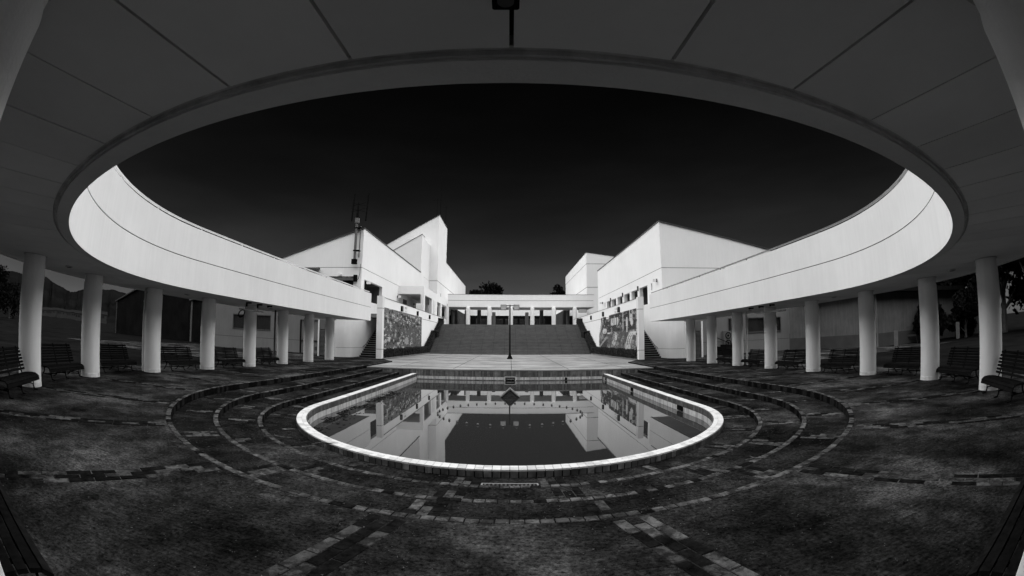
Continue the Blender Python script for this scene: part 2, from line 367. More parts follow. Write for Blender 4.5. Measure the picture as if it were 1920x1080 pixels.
# step edging tiles: one object each near the camera, the rest joined
def unit_tile(lx, ly, lz, bev=.006):
    m = MB(); x, y = lx/2, ly/2
    m.v = [(-x, -y, -lz), (x, -y, -lz), (x, y, -lz), (-x, y, -lz), (-x, -y, -bev), (x, -y, -bev), (x, y, -bev), (-x, y, -bev),
           (-x+bev, -y+bev, 0), (x-bev, -y+bev, 0), (x-bev, y-bev, 0), (-x+bev, y-bev, 0)]
    m.f = [(0, 1, 5, 4), (1, 2, 6, 5), (2, 3, 7, 6), (3, 0, 4, 7), (4, 5, 9, 8), (5, 6, 10, 9), (6, 7, 11, 10), (7, 4, 8, 11), (8, 9, 10, 11)]
    m.mi = [0]*9
    return m
def add_unit(dst, um, mw, mi=0):
    n = len(dst.v); dst.v += [tuple(mw @ Vector(v)) for v in um.v]; dst.f += [tuple(n+i for i in q) for q in um.f]; dst.mi += [mi]*len(um.f)
def edge_tiles(name, R, z, width, length, depth, e_end, parent, mats, weights, near=8.5, drop=0.0, jit=.003, nmax=300):
    um = unit_tile(length-.008, width-.006, depth)
    um.mi = [1]*4+[0]*5; meshes = [um.mesh(name, [m, M['riser_face'] if i % 2 else M['riser_face_b']]) for i, m in enumerate(mats)]; um.mi = [0]*9  # sides get the shade-dark riser colours, tops keep the paver colour
    total = R*PI/2+e_end; rest = MB(); cand = []
    k = int(total/length)
    for sgn in (-1, 1):
        for i in range(k):
            t = sgn*arcstep(R, (i+.5)*length); x, y = U(R+width/2, t); a = Udir(t)
            d = math.hypot(x, y)
            if random.random() < drop: continue
            mi = random.choices(range(len(mats)), weights)[0]
            mw = pose(x, y, z+random.uniform(-jit, jit*1.5), a+random.uniform(-.012, .012), random.uniform(-.01, .01), random.uniform(-.01, .01))
            cand.append((d, mi, mw))
    cand.sort(key=lambda q: q[0])
    for q, (d, mi, mw) in enumerate(cand):
        if d < near and q < nmax: link(name, meshes[mi], parent, mw)
        else:
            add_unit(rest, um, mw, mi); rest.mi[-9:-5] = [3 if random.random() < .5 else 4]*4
    if rest.v: rest.build(name+'_row', mats+[M['riser_face'], M['riser_face_b']], parent, kind='stuff')
EB = [M['brick_a'], M['brick_b'], M['brick_c']]
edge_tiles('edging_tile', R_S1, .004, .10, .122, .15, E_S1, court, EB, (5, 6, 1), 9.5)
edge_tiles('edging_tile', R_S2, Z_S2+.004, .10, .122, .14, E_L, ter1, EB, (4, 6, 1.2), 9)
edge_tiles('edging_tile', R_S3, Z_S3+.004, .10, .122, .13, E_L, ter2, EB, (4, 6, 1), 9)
# paving bands of bricks, running out from the pool to the columns
def band(th_in, th_out, R0, R1, z, parent, near=7.5, w=3):
    L_, W_ = .292, .118
    um = unit_tile(L_-.01, W_-.008, .05); meshes = [um.mesh('brick', m) for m in EB]; rest = MB()
    p0 = Vector(U(R0, th_in)+(0,)); p1 = Vector(U(R1, th_out)+(0,)); d = p1-p0; n = int(d.length/L_); d.normalize(); nn = Vector((-d.y, d.x, 0)); ang = math.atan2(d.y, d.x)
    for row in range(w):
        off = (row-(w-1)/2)*W_; sh = (row % 2)*.5*L_
        for i in range(n):
            c = p0+d*(sh+(i+.5)*L_)+nn*off
            if (p1-p0).length < sh+(i+.5)*L_: continue
            if random.random() < .05: continue
            mi = random.choices((0, 1, 2), (1.2, 4, 6))[0]
            mw = pose(c.x, c.y, z+random.uniform(.001, .007), ang+random.uniform(-.01, .01), random.uniform(-.01, .01), 0)
            if math.hypot(c.x, c.y) < near: link('brick', meshes[mi], parent, mw)
            else: add_unit(rest, um, mw, mi)
    if rest.v: rest.build('brick_row', EB, parent, kind='stuff')
inner = [7.3, 24.2, 41.8, 58.2, 74.2, 90]; outer = [10.6, 26.2, 42.8, 58.6, 74.4, 90]
for a, b in zip(inner, outer):
    for s in (-1, 1):
        band(s*a, s*b, R_S1+.14, 12.9, 0, court)
        for (Ra, Rb, z, par) in ((R_S2+.14, R_S1-.04, Z_S2, ter1), (R_S3+.14, R_S2-.04, Z_S3, ter2), (R_RO+.05, R_S3-.04, Z_T3, ter3)):
            q = a if a > 10 else a*.9+.2*(R_S1-Ra)*-1
            band(s*q, s*q, Ra, Rb, z, par, 7.5)
for e in (3.1, 6.2, 9.3, 12.1, 15.3):
    for s in (-1, 1):
        band(s*(90+e), s*(90+e), R_S1+.14, 12.9, 0, court)
        if e < 12:
            for (Ra, Rb, z, par) in ((R_S2+.14, R_S1-.04, Z_S2, ter1), (R_S3+.14, R_S2-.04, Z_S3, ter2)): band(s*(90+e), s*(90+e), Ra, Rb, z, par)

# ------------------------------------------------------------------ pool
pool = thing('pool', 'sunken D-shaped pool with a white tiled rim and still dark water', 'pool', (0, CY, Z_RIM))
def atpool(o): o.parent = pool; o.matrix_parent_inverse = pool.matrix_world.inverted(); return o
pool.matrix_world; bpy.context.view_layer.update()
ts = tlist(E_L, 2, 1)
f = MB(); usweep(f, [(R_RO-.012, Z_RIM-.012), (R_RI+.012, Z_RIM-.012), (R_RI+.012, -1.3), (R_RO-.012, -1.3)], ts)
rim = atpool(f.build('rim_wall', M['grout_and_shade']))
f = MB()
pts = [U(R_RI+.05, t) for t in tlist(E_L, 3, 3)]
f.face([(x, y, -1.25) for x, y in pts]); atpool(f.build('pool_floor', M['pool_floor']))
f = MB(); f.face([(x, y, Z_W) for x, y in pts]); water = f.build('water', M['water'], kind='structure')
tl = .122
def rim_row(nm, R, z, width, vert=None, mats=None, wts=None, near=9.6, nmax=300, length=tl, depth=.03, seed=0):
    um = unit_tile(length-.006, width-.008, depth, .003) if vert is None else None
    if vert is not None:   # upright tile: height=width, facing outward(+1)/inward(-1)
        um = MB(); h = width/2-.002; l = length/2-.003; b = .002
        l -= .005
        um.v = [(-l, 0, -h), (l, 0, -h), (l, 0, h), (-l, 0, h), (-l+b, -.008, -h+b), (l-b, -.008, -h+b), (l-b, -.008, h-b), (-l+b, -.008, h-b)]
        um.f = [(0, 1, 5, 4), (1, 2, 6, 5), (2, 3, 7, 6), (3, 0, 4, 7), (4, 5, 6, 7)]; um.mi = [0]*5
    meshes = [um.mesh(nm, m) for m in mats]; rest = MB(); cand = []
    total = R*PI/2+E_L; k = int(total/length)
    for sgn in (-1, 1):
        for i in range(k):
            t = sgn*arcstep(R, (i+.5)*length); x, y = U(R, t); a = Udir(t)
            if vert == -1: a += PI
            mi = random.choices(range(len(mats)), wts)[0]
            mw = pose(x, y, z+random.uniform(-.001, .001), a, random.uniform(-.006, .006), random.uniform(-.006, .006))
            cand.append((math.hypot(x, y), mi, mw))
    cand.sort(key=lambda q: q[0])
    inv = Matrix.Translation((0, -CY, -Z_RIM))
    for q, (d, mi, mw) in enumerate(cand):
        if d < near and q < nmax: link(nm, meshes[mi], pool, inv @ mw)
        else: add_unit(rest, um, mw, mi)
    if rest.v: atpool(rest.build(nm+'_row', mats)).__setitem__('kind', 'stuff')
RT = [M['rim_tile'], M['rim_tile_b']]
rim_row('rim_tile', R_RI+.068, Z_RIM, .105, None, RT, (7, 3), 9.6, 150)
rim_row('rim_tile', R_RO-.063, Z_RIM, .125, None, RT, (6, 3), 9.6, 150)
DT = [M['dark_tile'], M['dark_tile_b']]
rim_row('wall_tile', R_RO-.006, Z_RIM-.07, .10, 1, DT, (5, 2), 8, 110)
rim_row('inner_tile', R_RI+.008, Z_RIM-.085, .15, -1, DT, (3, 1), 0, 0, .078)
rim_row('pale_tile', R_RI+.008, Z_RIM-.24, .15, -1, [M['pool_light'], M['pool_light_b']], (5, 3), 0, 0, .078)
# far wall of the pool under the landing
f = MB(); n = int(2*R_RI/.078)
for i in range(n):
    x = -R_RI+(i+.5)*.078
    f.box(x-.031, x+.031, Y_LAND-.018, Y_LAND+.01, Z_LAND-.36, Z_LAND-.055, mi=random.choices((0, 1), (3, 2))[0])
    f.box(x-.031, x+.031, Y_LAND-.018, Y_LAND+.01, -.58, -.44, mi=2 if random.random() < .7 else 3)
    f.box(x-.036, x+.036, Y_LAND-.018, Y_LAND+.01, -.74, -.585, mi=0)
for s in (-1, 1):
    for i in range(28):
        x = s*(R_RI+.05+(i+.5)*.1)
        f.box(x-.047, x+.047, Y_LAND-.012, Y_LAND+.01, -.45, Z_LAND-.055, mi=random.choices((0, 1), (1, 1))[0])
o = f.build('end_wall_tiles', [M['dark_tile_b'], M['dark_tile'], M['pool_light'], M['pool_light_b']]); o['kind'] = 'stuff'; atpool(o)
# inlets in the pool wall
for (x, y, rz, w_, h_) in ((4.84, 22.6, -PI/2, .24, .13), (4.84, 17.6, -PI/2, .3, .13), (4.84, 12.3, -PI/2, .42, .13), (2.9, Y_LAND-.02, 0, .13, .13)):
    b = MB().box(-w_/2, w_/2, -.015, .01, -h_/2, h_/2); o = b.build('inlet_grille', M['dark']); o.location = (x, y, -.53); o.rotation_euler = (0, 0, rz); atpool(o)
o = MB().box(-.03, .03, -.02, .02, -.03, .03).build('spout', M['iron']); o.location = (-4.5, 9.4, -.5); atpool(o)
# black equipment panel in the middle of the far wall
pn = thing('wall_panel', 'small black panel in a pale frame at the middle of the far pool wall', 'panel', (0, Y_LAND-.02, -.52))
MB().box(-.29, .29, -.02, 0, -.13, .11).build('frame', M['lamp_box'], pn)
MB().box(-.25, .25, -.03, -.021, -.1, .08).build('plate', M['dark'], pn)
f = MB()
for i in range(10):
    x = -.17+i*.038; f.box(x, x+.012, -.034, -.031, -.035, -.005); f.box(x, x+.028, -.034, -.031, -.008, -.002); f.box(x+.014, x+.026, -.034, -.031, -.035, -.03)
f.build('lettering', M['lamp_box'], pn, kind='stuff')
# fountain nozzles, a ring of forty
fn = thing('fountain_nozzle', 'thin dark fountain nozzle, one of the ring of nozzles standing in the pool water', 'nozzle', (0, 0, Z_W), 0, 'ring of nozzles in the pool')
MB().lathe([(.018, -.3), (.018, .0), (.03, .012), (.03, .03), (.012, .04), (.010, .052)], seg=8).build('nozzle_pipe', M['nozzle'], fn, True)
for i in range(40):
    a = 2*PI*(i+.5)/40; o = fn if i == 0 else copy_tree(fn); o.location = (2.06*math.sin(a), 12.93-2.03*math.cos(a)+.0, Z_W)
    front = i < 10 or i >= 30; right = i < 20
    n_ = (i+1 if right else 40-i) if front else (20-i if right else i-19)
    o['label'] = 'thin fountain nozzle in the %s of the ring, %s to the %s of centre' % ('front' if front else 'back', ['first', 'second', 'third', 'fourth', 'fifth', 'sixth', 'seventh', 'eighth', 'ninth', 'tenth'][n_-1], 'right' if right else 'left')
# gabled fountain float
gb = thing('fountain_gable', 'small gabled metal housing standing in the water in the middle of the pool', 'fountain', (0, 16.7, Z_W))
f = MB(); f.prism([(-.36, .02), (0, .34), (.36, .02), (.36, -.02), (0, .29), (-.36, -.02)], 'y', -.25, .25); f.build('roof', M['grey_wall'], gb)
f = MB(); f.prism([(-.29, -.1), (.29, -.1), (.29, .0), (0, .25), (-.29, .0)], 'y', -.18, .2); f.build('body', M['coping'], gb)
for z in (.04, .1, .16): MB().box(-.26+z*1.0, .26-z*1.0, -.2, -.181, z, z+.025).build('louvre', M['grey_low'], gb)
MB().lathe([(.05, -.6), (.05, -.1)], seg=10).build('post', M['iron'], gb)

# drain grate
dg = thing('drain_grate', 'slotted drain grate in front of the pool rim', 'drain', (0, 5.75, Z_T3))
f = MB(); f.box(-.36, .36, -.09, .09, -.02, .003); f.build('pit', M['dark'], dg)
for s in (-1, 1):
    MB().box(-.37, .37, s*.085-.012, s*.085+.012, -.01, .012).build('frame_bar', M['stair'], dg); MB().box(s*.365-.012, s*.365+.012, -.073, .073, -.01, .012).build('frame_bar', M['stair'], dg)
gm = MB().box(-.012, .012, -.073, .073, -.01, .01).mesh('bar', M['brick_a'])
for i in range(13): link('bar', gm, dg, Matrix.Translation((-.32+i*.0533, 0, 0)))

# ------------------------------------------------------------------ ring walkway: soffit, fascias, railing
ring = thing('ring_walkway', 'white U-shaped ring walkway on round columns around the sunken court', 'walkway', (0, CY, Z_FB))
bpy.context.view_layer.update()
RINV = Matrix.Translation((0, -CY, -Z_FB))
def atring(o): o.parent = ring; o.matrix_parent_inverse = RINV; return o
ts = tlist(E_RING, 1.5, 1.0)
f = MB(); usweep(f, [(9.45, Z_FB), (9.63, Z_FB), (9.63, Z_FG-.012), (9.45, Z_FG-.012)], ts); atring(f.build('fascia_lower', M['white'], smooth=True))
f = MB(); usweep(f, [(9.475, Z_FG-.013), (9.63, Z_FG-.013), (9.63, Z_FG+.013), (9.475, Z_FG+.013)], ts); atring(f.build('fascia_joint', M['groove'], smooth=True))
f = MB(); usweep(f, [(9.45, Z_FG+.012), (9.63, Z_FG+.012), (9.63, Z_FT), (9.45, Z_FT)], ts); atring(f.build('fascia_upper', M['white'], smooth=True))
f = MB(); usweep(f, [(9.63, Z_FB+.035), (9.69, Z_FB+.035), (9.69, 3.2), (9.63, 3.2)], ts); atring(f.build('drip_channel', M['soffit_stain'], smooth=True))
f = MB(); usweep(f, [(9.636, Z_FB+.012), (9.655, Z_FB+.012), (9.655, Z_FB+.034), (9.636, Z_FB+.034)], ts); atring(f.build('drip_bead', M['soffit_stain'], smooth=True))
f = MB(); usweep(f, [(9.62, 2.72), (12.62, 2.72), (12.62, 3.25), (9.62, 3.25)], ts); atring(f.build('deck', M['groove']))
f = MB(); usweep(f, [(12.55, 2.64), (12.75, 2.64), (12.75, 4.4), (12.55, 4.4)], ts); atring(f.build('outer_fascia', M['white'], smooth=True))
# soffit panels with open joints
def soffit_panel(t0, t1, z=2.65):
    m = MB(); g0 = .009
    def q(R, t, off):
        x, y = U(R, t); a = Udir(t); return (x+off*math.cos(a), y+off*math.sin(a))
    tt = [t0, (t0+t1)/2, t1]
    for (Ra, Rb) in ((9.695, 12.54),):
        P = [q(Ra, t0, g0), q(Ra, (t0+t1)/2, 0), q(Ra, t1, -g0), q(Rb, t1, -g0), q(Rb, (t0+t1)/2, 0), q(Rb, t0, g0)]
        m.prism(P, 'z', z, z+.06)
    return m
step = 4.05; k = int(90/step)
edges = [i*step for i in range(k+1)]+[90+((k+1)*step-90)*11.2*PI/180+i*.79 for i in range(24)]
edges = [e for e in edges if e < 90+E_RING-.3]+[90+E_RING]
for s in (-1, 1):
    for a, b in zip(edges[:-1], edges[1:]):
        if a < 90 < b:
            m = MB()
            pl = [U(9.695, s*a), U(9.695, s*90), U(9.695, s*b), U(12.54, s*b), U(12.54, s*90), U(12.54, s*a)]
            m.prism(pl, 'z', 2.65+random.uniform(-.001, .001), 2.71); atring(m.build('ceiling_panel', M['soffit'])); continue
        t0, t1 = (a, b) if s > 0 else (-b, -a)
        atring(soffit_panel(t0, t1, 2.65+random.uniform(-.0015, .0015)).build('ceiling_panel', M['soffit']))
# rails on the fascia: pale at the left, dull at the right
for s, mt, nm in ((-1, M['rail_light'], 'pale'), (1, M['rail_dark'], 'grey')):
    rl = thing('parapet_rail', 'thin %s handrail running along the top of the %s ring parapet' % (nm, 'left' if s < 0 else 'right'), 'railing', (s*9.5, CY, Z_FT), group='handrails on the ring parapet')
    tt = [s*t for t in [5+i*3 for i in range(29)]+[90+i*2.0 for i in range(10)]]
    f = MB(); usweep(f, [(9.455, 4.53), (9.51, 4.53), (9.51, 4.575), (9.455, 4.575)], tt if s > 0 else tt[::-1]); o = f.build('rail', mt); o.parent = rl; o.matrix_parent_inverse = Matrix.Translation((-s*9.5, -CY, -Z_FT))
    pm = MB().box(-.018, .018, -.018, .018, 0, .08).mesh('rail_post', mt)
    for i in range(-5, 8):
        sarc = 17.7+ (i*2.46-2.5+CY*0); t = arcstep(9.5, max(sarc-2.6, .5)); x, y = U(9.515, s*t)
        link('rail_post', pm, rl, Matrix.Translation((x-s*9.5, y-CY, -.005)))

# ------------------------------------------------------------------ columns
RC = 11.301; S0 = 11.55; DS = 3.118
def col_t(k): return arcstep(RC, S0+DS*k)
cn = {-3: 'nearest', -2: 'second nearest', -1: 'third nearest'}
names = {-3: 'round white column beside the camera, nearest of the %s columns, only its stucco top in frame',
         -2: 'round white column just outside the frame, second from the camera at the %s',
         -1: 'round white column behind the near bench, third from the camera at the %s',
         0: 'round white column standing closest to the %s edge of the photo',
         1: 'round white column second in from the %s edge of the photo',
         2: 'round white column third in from the %s edge of the photo',
         3: 'round white column fourth in from the %s edge of the photo',
         4: 'round white column fifth in from the %s edge of the photo',
         5: 'round white column sixth in from the %s edge of the photo',
         6: 'round white column seventh in from the %s edge, next but one to the louvred door',
         7: 'slim looking white column right beside the louvred door at the %s'}
proto = thing('column', 'x', 'column')
MB().lathe([(.292, 0), (.292, .095), (.284, .103)], seg=40).build('base', M['column_base'], proto, True)
MB().lathe([(.284, .104), (.288, .112), (.288, 2.44), (.28, 2.47)], seg=40).build('shaft', M['column'], proto, True)
MB().lathe([(.272, 2.471), (.272, 2.651)], seg=40).build('neck', M['column'], proto, True)
MB().lathe([(.31, 2.636), (.31, 2.652)], seg=40).build('collar', M['soffit_stain'], proto, True)
first = True
for s, side in ((-1, 'left'), (1, 'right')):
    for k in range(-3, 8):
        o = proto if first else copy_tree(proto); first = False
        x, y = U(RC, s*col_t(k)) if k > -3 else (s*1.722, .32); o.location = (x, y, 0); o.rotation_euler = (0, 0, Udir(s*col_t(k)))
        tag(o, names[k] % side, 'column', 'round columns carrying the ring')

# ------------------------------------------------------------------ ceiling things, pipes
sm = MB().lathe([(.10, 0), (.10, .02), (.085, .025)], seg=20)
def downlight(x, y, lab):
    o = thing('downlight', lab, 'light', (x, y, 2.62), 0, 'small round soffit lights')
    MB().lathe([(.105, .0), (.105, .03)], seg=20).build('trim', M['soffit_stain'], o, True); MB().lathe([(.07, -.004), (.07, .01)], seg=16).build('lens', M['dark'], o, True)
where = ['between the two outermost columns', 'between the second and third columns', 'between the third and fourth columns', 'between the fourth and fifth columns']
for s, side in ((-1, 'left'), (1, 'right')):
    for i, k in enumerate((.5, 2.5, 4.5)):
        x, y = U(11.15, s*col_t(k)); downlight(x, y, 'small dark round soffit light %s at the %s' % (['between the two outermost columns', 'between the third and fourth columns', 'past the fifth column'][i], side))
sp = thing('ceiling_speaker', 'black box fixture on the ceiling at the very top centre of the photo', 'ceiling fixture', (-.02, 1.16, 2.6))
MB().prism([(-.04, -.05), (.04, -.05), (.046, -.04), (.046, .04), (.04, .047), (-.04, .047), (-.046, .04), (-.046, -.04)], 'z', -.02, .05).build('housing', M['iron'], sp)
MB().lathe([(.028, -.026), (.028, -.02)], cy=-.0, seg=20).build('cover', M['coping'], sp)
for s, side, (ax, ay), (bx, by) in ((-1, 'left', (-10.9, 15.9), (-10.85, 17.9)), (1, 'right', (10.9, 15.6), (10.4, 17.2))):
    hl = thing('hanging_tube_lamp', 'thin tube lamp hanging on two rods under the soffit at the %s' % side, 'lamp', ((ax+bx)/2, (ay+by)/2, 2.4), 0, 'tube lamps hung under the soffit')
    d = Vector((bx-ax, by-ay, 0)); h = d/2
    MB().tube([-h, h], .03, 8).build('tube', M['rail_light'], hl, True)
    for q in (-.6, .6): MB().tube([h*q, h*q+Vector((0, 0, .26))], .008, 6).build('rod', M['rail_light'], hl); MB().box(h.x*q-.04, h.x*q+.04, h.y*q-.04, h.y*q+.04, -.01, .05).build('clamp', M['sign'], hl)
    for i in range(3):
        b = thing('soffit_bracket', ['dark bracket under the soffit above the %s tube lamp, nearest of three', 'dark bracket under the soffit above the %s tube lamp, middle of three', 'dark bracket under the soffit above the %s tube lamp, farthest of three'][i] % side, 'bracket', (s*10.2, 15.6+i*.85, 2.64), 0, 'dark brackets under the soffit')
        MB().box(-.12, .12, -.03, .03, -.05, .01).build('plate', M['iron'], b); MB().box(-.12, -.07, -.03, .03, -.16 if s < 0 and i < 2 else -.07, -.05).build('hook', M['iron'], b)
hr = thing('hose_coil', 'black cable coil hanging by the tube lamp at the left', 'cable', (-10.8, 16.0, 2.22))
for i in range(4):
    MB().tube([(.16*math.cos(a)*(1-.07*i), .16*math.sin(a)*.5, .16*math.sin(a)*(1-.05*i)) for a in [j*PI/8 for j in range(17)]], .012, 6, False).build('loop', M['iron'], hr, True)
def pipe(x, y, lab, mt):
    o = thing('downpipe', lab, 'pipe', (x, y, 0), 0, 'rainwater pipes behind the columns')
    MB().tube([(0, 0, 0), (0, 0, 2.65)], .045, 12).build('tube', mt, o, True)
    for z in (.5, 2.2): MB().lathe([(.055, z), (.055, z+.04)], seg=12).build('bracket', mt, o, True)
def near_col(s, k, dx, dy):
    x, y = U(RC, s*col_t(k)); return x+dx, y+dy
pipe(*near_col(-1, 2, -.33, -.14), 'thin white rainwater pipe on the left side of the third left column', M['rail_light'])
pipe(*near_col(-1, 5, -.42, -.1), 'thin grey pipe left of the sixth column at the left', M['grey_wall'])
pipe(*near_col(1, 5, .48, -.1), 'thin white pipe right of the sixth column at the right', M['rail_light'])
pipe(*near_col(1, 2, .31, .0), 'thin white rainwater pipe on the right side of the third right column', M['rail_light'])

# ------------------------------------------------------------------ benches
def make_bench():
    b = thing('bench', 'x', 'bench'); W = 1.76
    # local: x along the bench, -y to the court
    seat = [(-.36, .222, 70), (-.335, .275, 35), (-.265, .305, 6), (-.185, .31, 0), (-.105, .305, -4), (-.025, .295, -8)]
    for (y, z, a) in seat:
        m = MB(); m.box(-W/2, W/2, -.034, .034, -.014, .014); o = m.build('seat_slat', M['bench'], b); o.location = (0, y, z); o.rotation_euler = (R_(a), 0, 0)
    for i in range(7):
        z = .375+i*.063; y = .03+i*.022+ (.0 if i < 5 else .01*(i-4))
        m = MB(); m.box(-W/2, W/2, -.012, .012, -.022, .022); o = m.build('back_slat', M['bench'], b); o.location = (0, y, z); o.rotation_euler = (R_(-18-(i > 4)*10), 0, 0)
    lm = MB()
    lm.tube([(0, -.40, .01), (0, -.31, .02), (0, -.28, .10), (0, -.30, .25), (0, -.33, .26)], [.014, .018, .018, .02, .016], 6)
    lm.tube([(0, -.33, .25), (0, -.2, .285), (0, 0, .275), (0, .04, .36), (0, .19, .80)], .017, 6)
    lm.tube([(0, -.05, .31), (0, -.03, .18), (0, .08, .04), (0, .16, .01)], [.018, .018, .016, .014], 6)
    lm.tube([(0, -.28, .12), (0, -.02, .13)], .012, 6)
    me = lm.mesh('leg_frame', M['iron'], True)
    for x in (-.7, 0, .7): link('leg_frame', me, b, Matrix.Translation((x, 0, 0)))
    MB().box(-.7, .7, -.17, -.14, .115, .14).build('stretcher', M['iron'], b)
    return b
bp = make_bench(); first = True
blab = {-3: 'black slatted bench nearest the camera, cut by the bottom %s corner', -1: 'black slatted bench at the very %s edge of the photo, outside the last column', -2: 'black slatted bench outside the frame behind the %s near corner',
        0: 'black slatted bench between the first and second columns from the %s edge', 1: 'black slatted bench between the second and third columns from the %s edge', 2: 'black slatted bench between the third and fourth columns from the %s edge',
        3: 'black slatted bench between the fourth and fifth columns from the %s edge', 4: 'black slatted bench between the fifth and sixth columns from the %s edge', 5: 'dim black bench beside the outdoor steps at the right, farthest of its row'}
for s, side in ((-1, 'left'), (1, 'right')):
    for k in (-3, -1, 0, 1, 2, 3, 4, 5):
        if k == 5 and s < 0: continue
        o = bp if first else copy_tree(bp); first = False
        off = {-3: -.5, -1: .35, 0: .4, 1: .3, 2: .15, 3: .25, 4: .25}.get(k, .0)
        t = arcstep(RC, S0+DS*(k+.5)+off); x, y = U({-3: 10.68, -1: 11.22, 0: 11.66, 1: 12.0}.get(k, 11.6), s*t); o.location = (x, y, 0); o.rotation_euler = (0, 0, Udir(s*t))
        # the bench looks to the court: local -y must point inward, outward normal is (sin a,-cos a) => local +y outward
        o.rotation_euler = (0, 0, Udir(s*t)+PI)
        lab = blab[k] % side if '%s' in blab[k] else blab[k]
        tag(o, lab, 'bench', 'black benches around the court')

# ------------------------------------------------------------------ building helpers
def wall_x(mb, x0, x1, ya, yb, za, zb, holes, mi=0):
    """wall slab between x0,x1 with rectangular holes (y0,y1,z0,z1)"""
    ys = sorted({ya, yb, *[min(max(h[0], ya), yb) for h in holes], *[min(max(h[1], ya), yb) for h in holes]})
    for a, b in zip(ys[:-1], ys[1:]):
        if b-a < 1e-6: continue
        c = (a+b)/2; zz = [za]; hs = sorted([h for h in holes if h[0] <= c <= h[1]], key=lambda h: h[2])
        z = za
        for h in hs:
            if h[2] > z: mb.box(x0, x1, a, b, z, min(h[2], zb), mi)
            z = max(z, h[3])
        if z < zb: mb.box(x0, x1, a, b, z, zb, mi)
def wall_y(mb, y0, y1, xa, xb, za, zb, holes, mi=0):
    xs_ = sorted({xa, xb, *[min(max(h[0], xa), xb) for h in holes], *[min(max(h[1], xa), xb) for h in holes]})
    for a, b in zip(xs_[:-1], xs_[1:]):
        c = (a+b)/2; hs = sorted([h for h in holes if h[0] <= c <= h[1]], key=lambda h: h[2]); z = za
        for h in hs:
            if h[2] > z: mb.box(a, b, y0, y1, z, min(h[2], zb), mi)
            z = max(z, h[3])
        if z < zb: mb.box(a, b, y0, y1, z, zb, mi)
G = 7.13; XL, XR = -12.07, 12.1

# ---- left building
lb = thing('left_building', 'white hall at the left with a roof falling to the left, behind the wind turbine', 'building')
zt = 10.45; sl = .32; xw = -27.5
f = MB(); wall_x(f, XL-.3, XL, 35.2, 59.28, 3.0, G-.02, [(35.7, 41.1, 3.6, 6.25)]); f.build('side_wall', M['white_wall'], lb)
f = MB(); f.box(XL-.3, XL, 35.2, 59.28, G+.02, zt-.08); f.build('side_wall_upper', M['white_wall'], lb)
f = MB(); f.box(XL-.3, XL-.03, 34.95, 59.25, G-.02, G+.02); f.box(xw, XL-.03, 34.93, 35.1, G-.02, G+.02); f.build('joint', M['groove'], lb)
f = MB(); f.prism([(XL, G+.02), (XL, zt-.08), (xw, zt-.08-sl*(XL-xw)), (xw, G+.02)][:4] if zt-sl*(XL-xw) > G else [(XL, G+.02), (XL, zt-.08), (XL-(zt-.1-G)/sl, G+.02)], 'y', 34.9, 35.2); f.build('end_wall_upper', M['white_wall'], lb)
f = MB(); wall_y(f, 34.9, 35.2, xw, XL, 4.2, G-.02, [(-13.75, -12.75, 4.2, 6.08)]); f.build('end_wall', M['white_wall'], lb)
f = MB(); wall_y(f, 34.9, 35.2, xw, XL, 0, 1.02, [(-17.4, -15.4, .0, 1.5)]); wall_y(f, 34.9, 35.2, xw, XL, 1.045, 4.2, [(-17.4, -15.4, .0, 2.75), (-24.5, -23.2, 1.75, 3.0), (-22.0, -20.4, 1.75, 3.0)]); f.box(xw+.01, XL-.1, 34.93, 35.1, 1.01, 1.05, 1); f.build('lower_wall', [M['low_wall'], M['groove']], lb)  # top of the grey is painted shade, where the ring darkens the wall
f = MB(); f.prism([(xw-.1, zt-.02-sl*(XL-xw)), (XL+.05, zt-.0), (XL+.05, zt-.08), (xw-.1, zt-.1-sl*(XL-xw))], 'y', 34.82, 59.24); f.build('roof', M['coping'], lb)
f = MB(); f.box(XL-1.5, XL-.3, 35.7, 41.1, 3.5, 3.6); f.box(XL-1.6, XL-1.5, 35.5, 41.3, 3.5, 6.4); f.box(XL-1.5, XL-.3, 41.1, 41.3, 3.5, 6.4); f.box(XL-1.5, XL-.3, 35.5, 35.7, 3.5, 6.4); f.box(XL-1.5, XL-.3, 35.5, 41.3, 6.26, 6.4); f.build('entrance_recess', M['grey_wall'], lb)
d = MB().box(XL-1.48, XL-1.44, 35.9, 40.2, 3.62, 6.1).build('glazed_door', M['glass'], lb)
f = MB(); [f.box(XL-1.46, XL-1.36, y-.05, y+.05, 3.62, 6.1) for y in (35.9, 36.9, 37.9, 38.9, 40.2)]; f.build('door_frame', M['frame'], d)
for a, b in ((-24.5, -23.2), (-22.0, -20.4)):
    o = MB().box(a, b, 35.0, 35.05, 1.75, 3.0).build('window', M['glass'], lb)
    f = MB(); f.box(a, b, 34.88, 35.0, 2.95, 3.02); f.box(a, b, 34.86, 35.0, 1.70, 1.77); f.box(a, a+.05, 34.89, 35.0, 1.77, 2.95); f.box(b-.05, b, 34.89, 35.0, 1.77, 2.95); f.build('frame', M['frame'], o)
o = MB().box(-17.4, -15.4, 35.02, 35.1, 0, 2.75).build('steel_door', M['low_wall'], lb)
f = MB(); f.box(-17.45, -17.38, 34.86, 35.02, 0, 2.75); f.box(-16.55, -16.5, 34.98, 35.03, 0, 2.75); f.box(-15.42, -15.35, 34.86, 35.02, 0, 2.75); f.build('frame', M['groove'], o)
[MB().box(a_, a_+.3, 34.99, 35.03, .25, .55).build('vent', M['grey_low'], o) for a_ in (-17.1, -16.1)]
MB().box(-13.75, -12.75, 35.0, 35.06, 4.2, 6.08).build('terrace_door', M['glass'], lb)
f = MB(); f.prism([(34.9, 6.30), (33.6, 6.13), (33.6, 6.2), (34.9, 6.4)], 'x', -14.7, -12.75); f.build('door_canopy', M['coping'], lb)
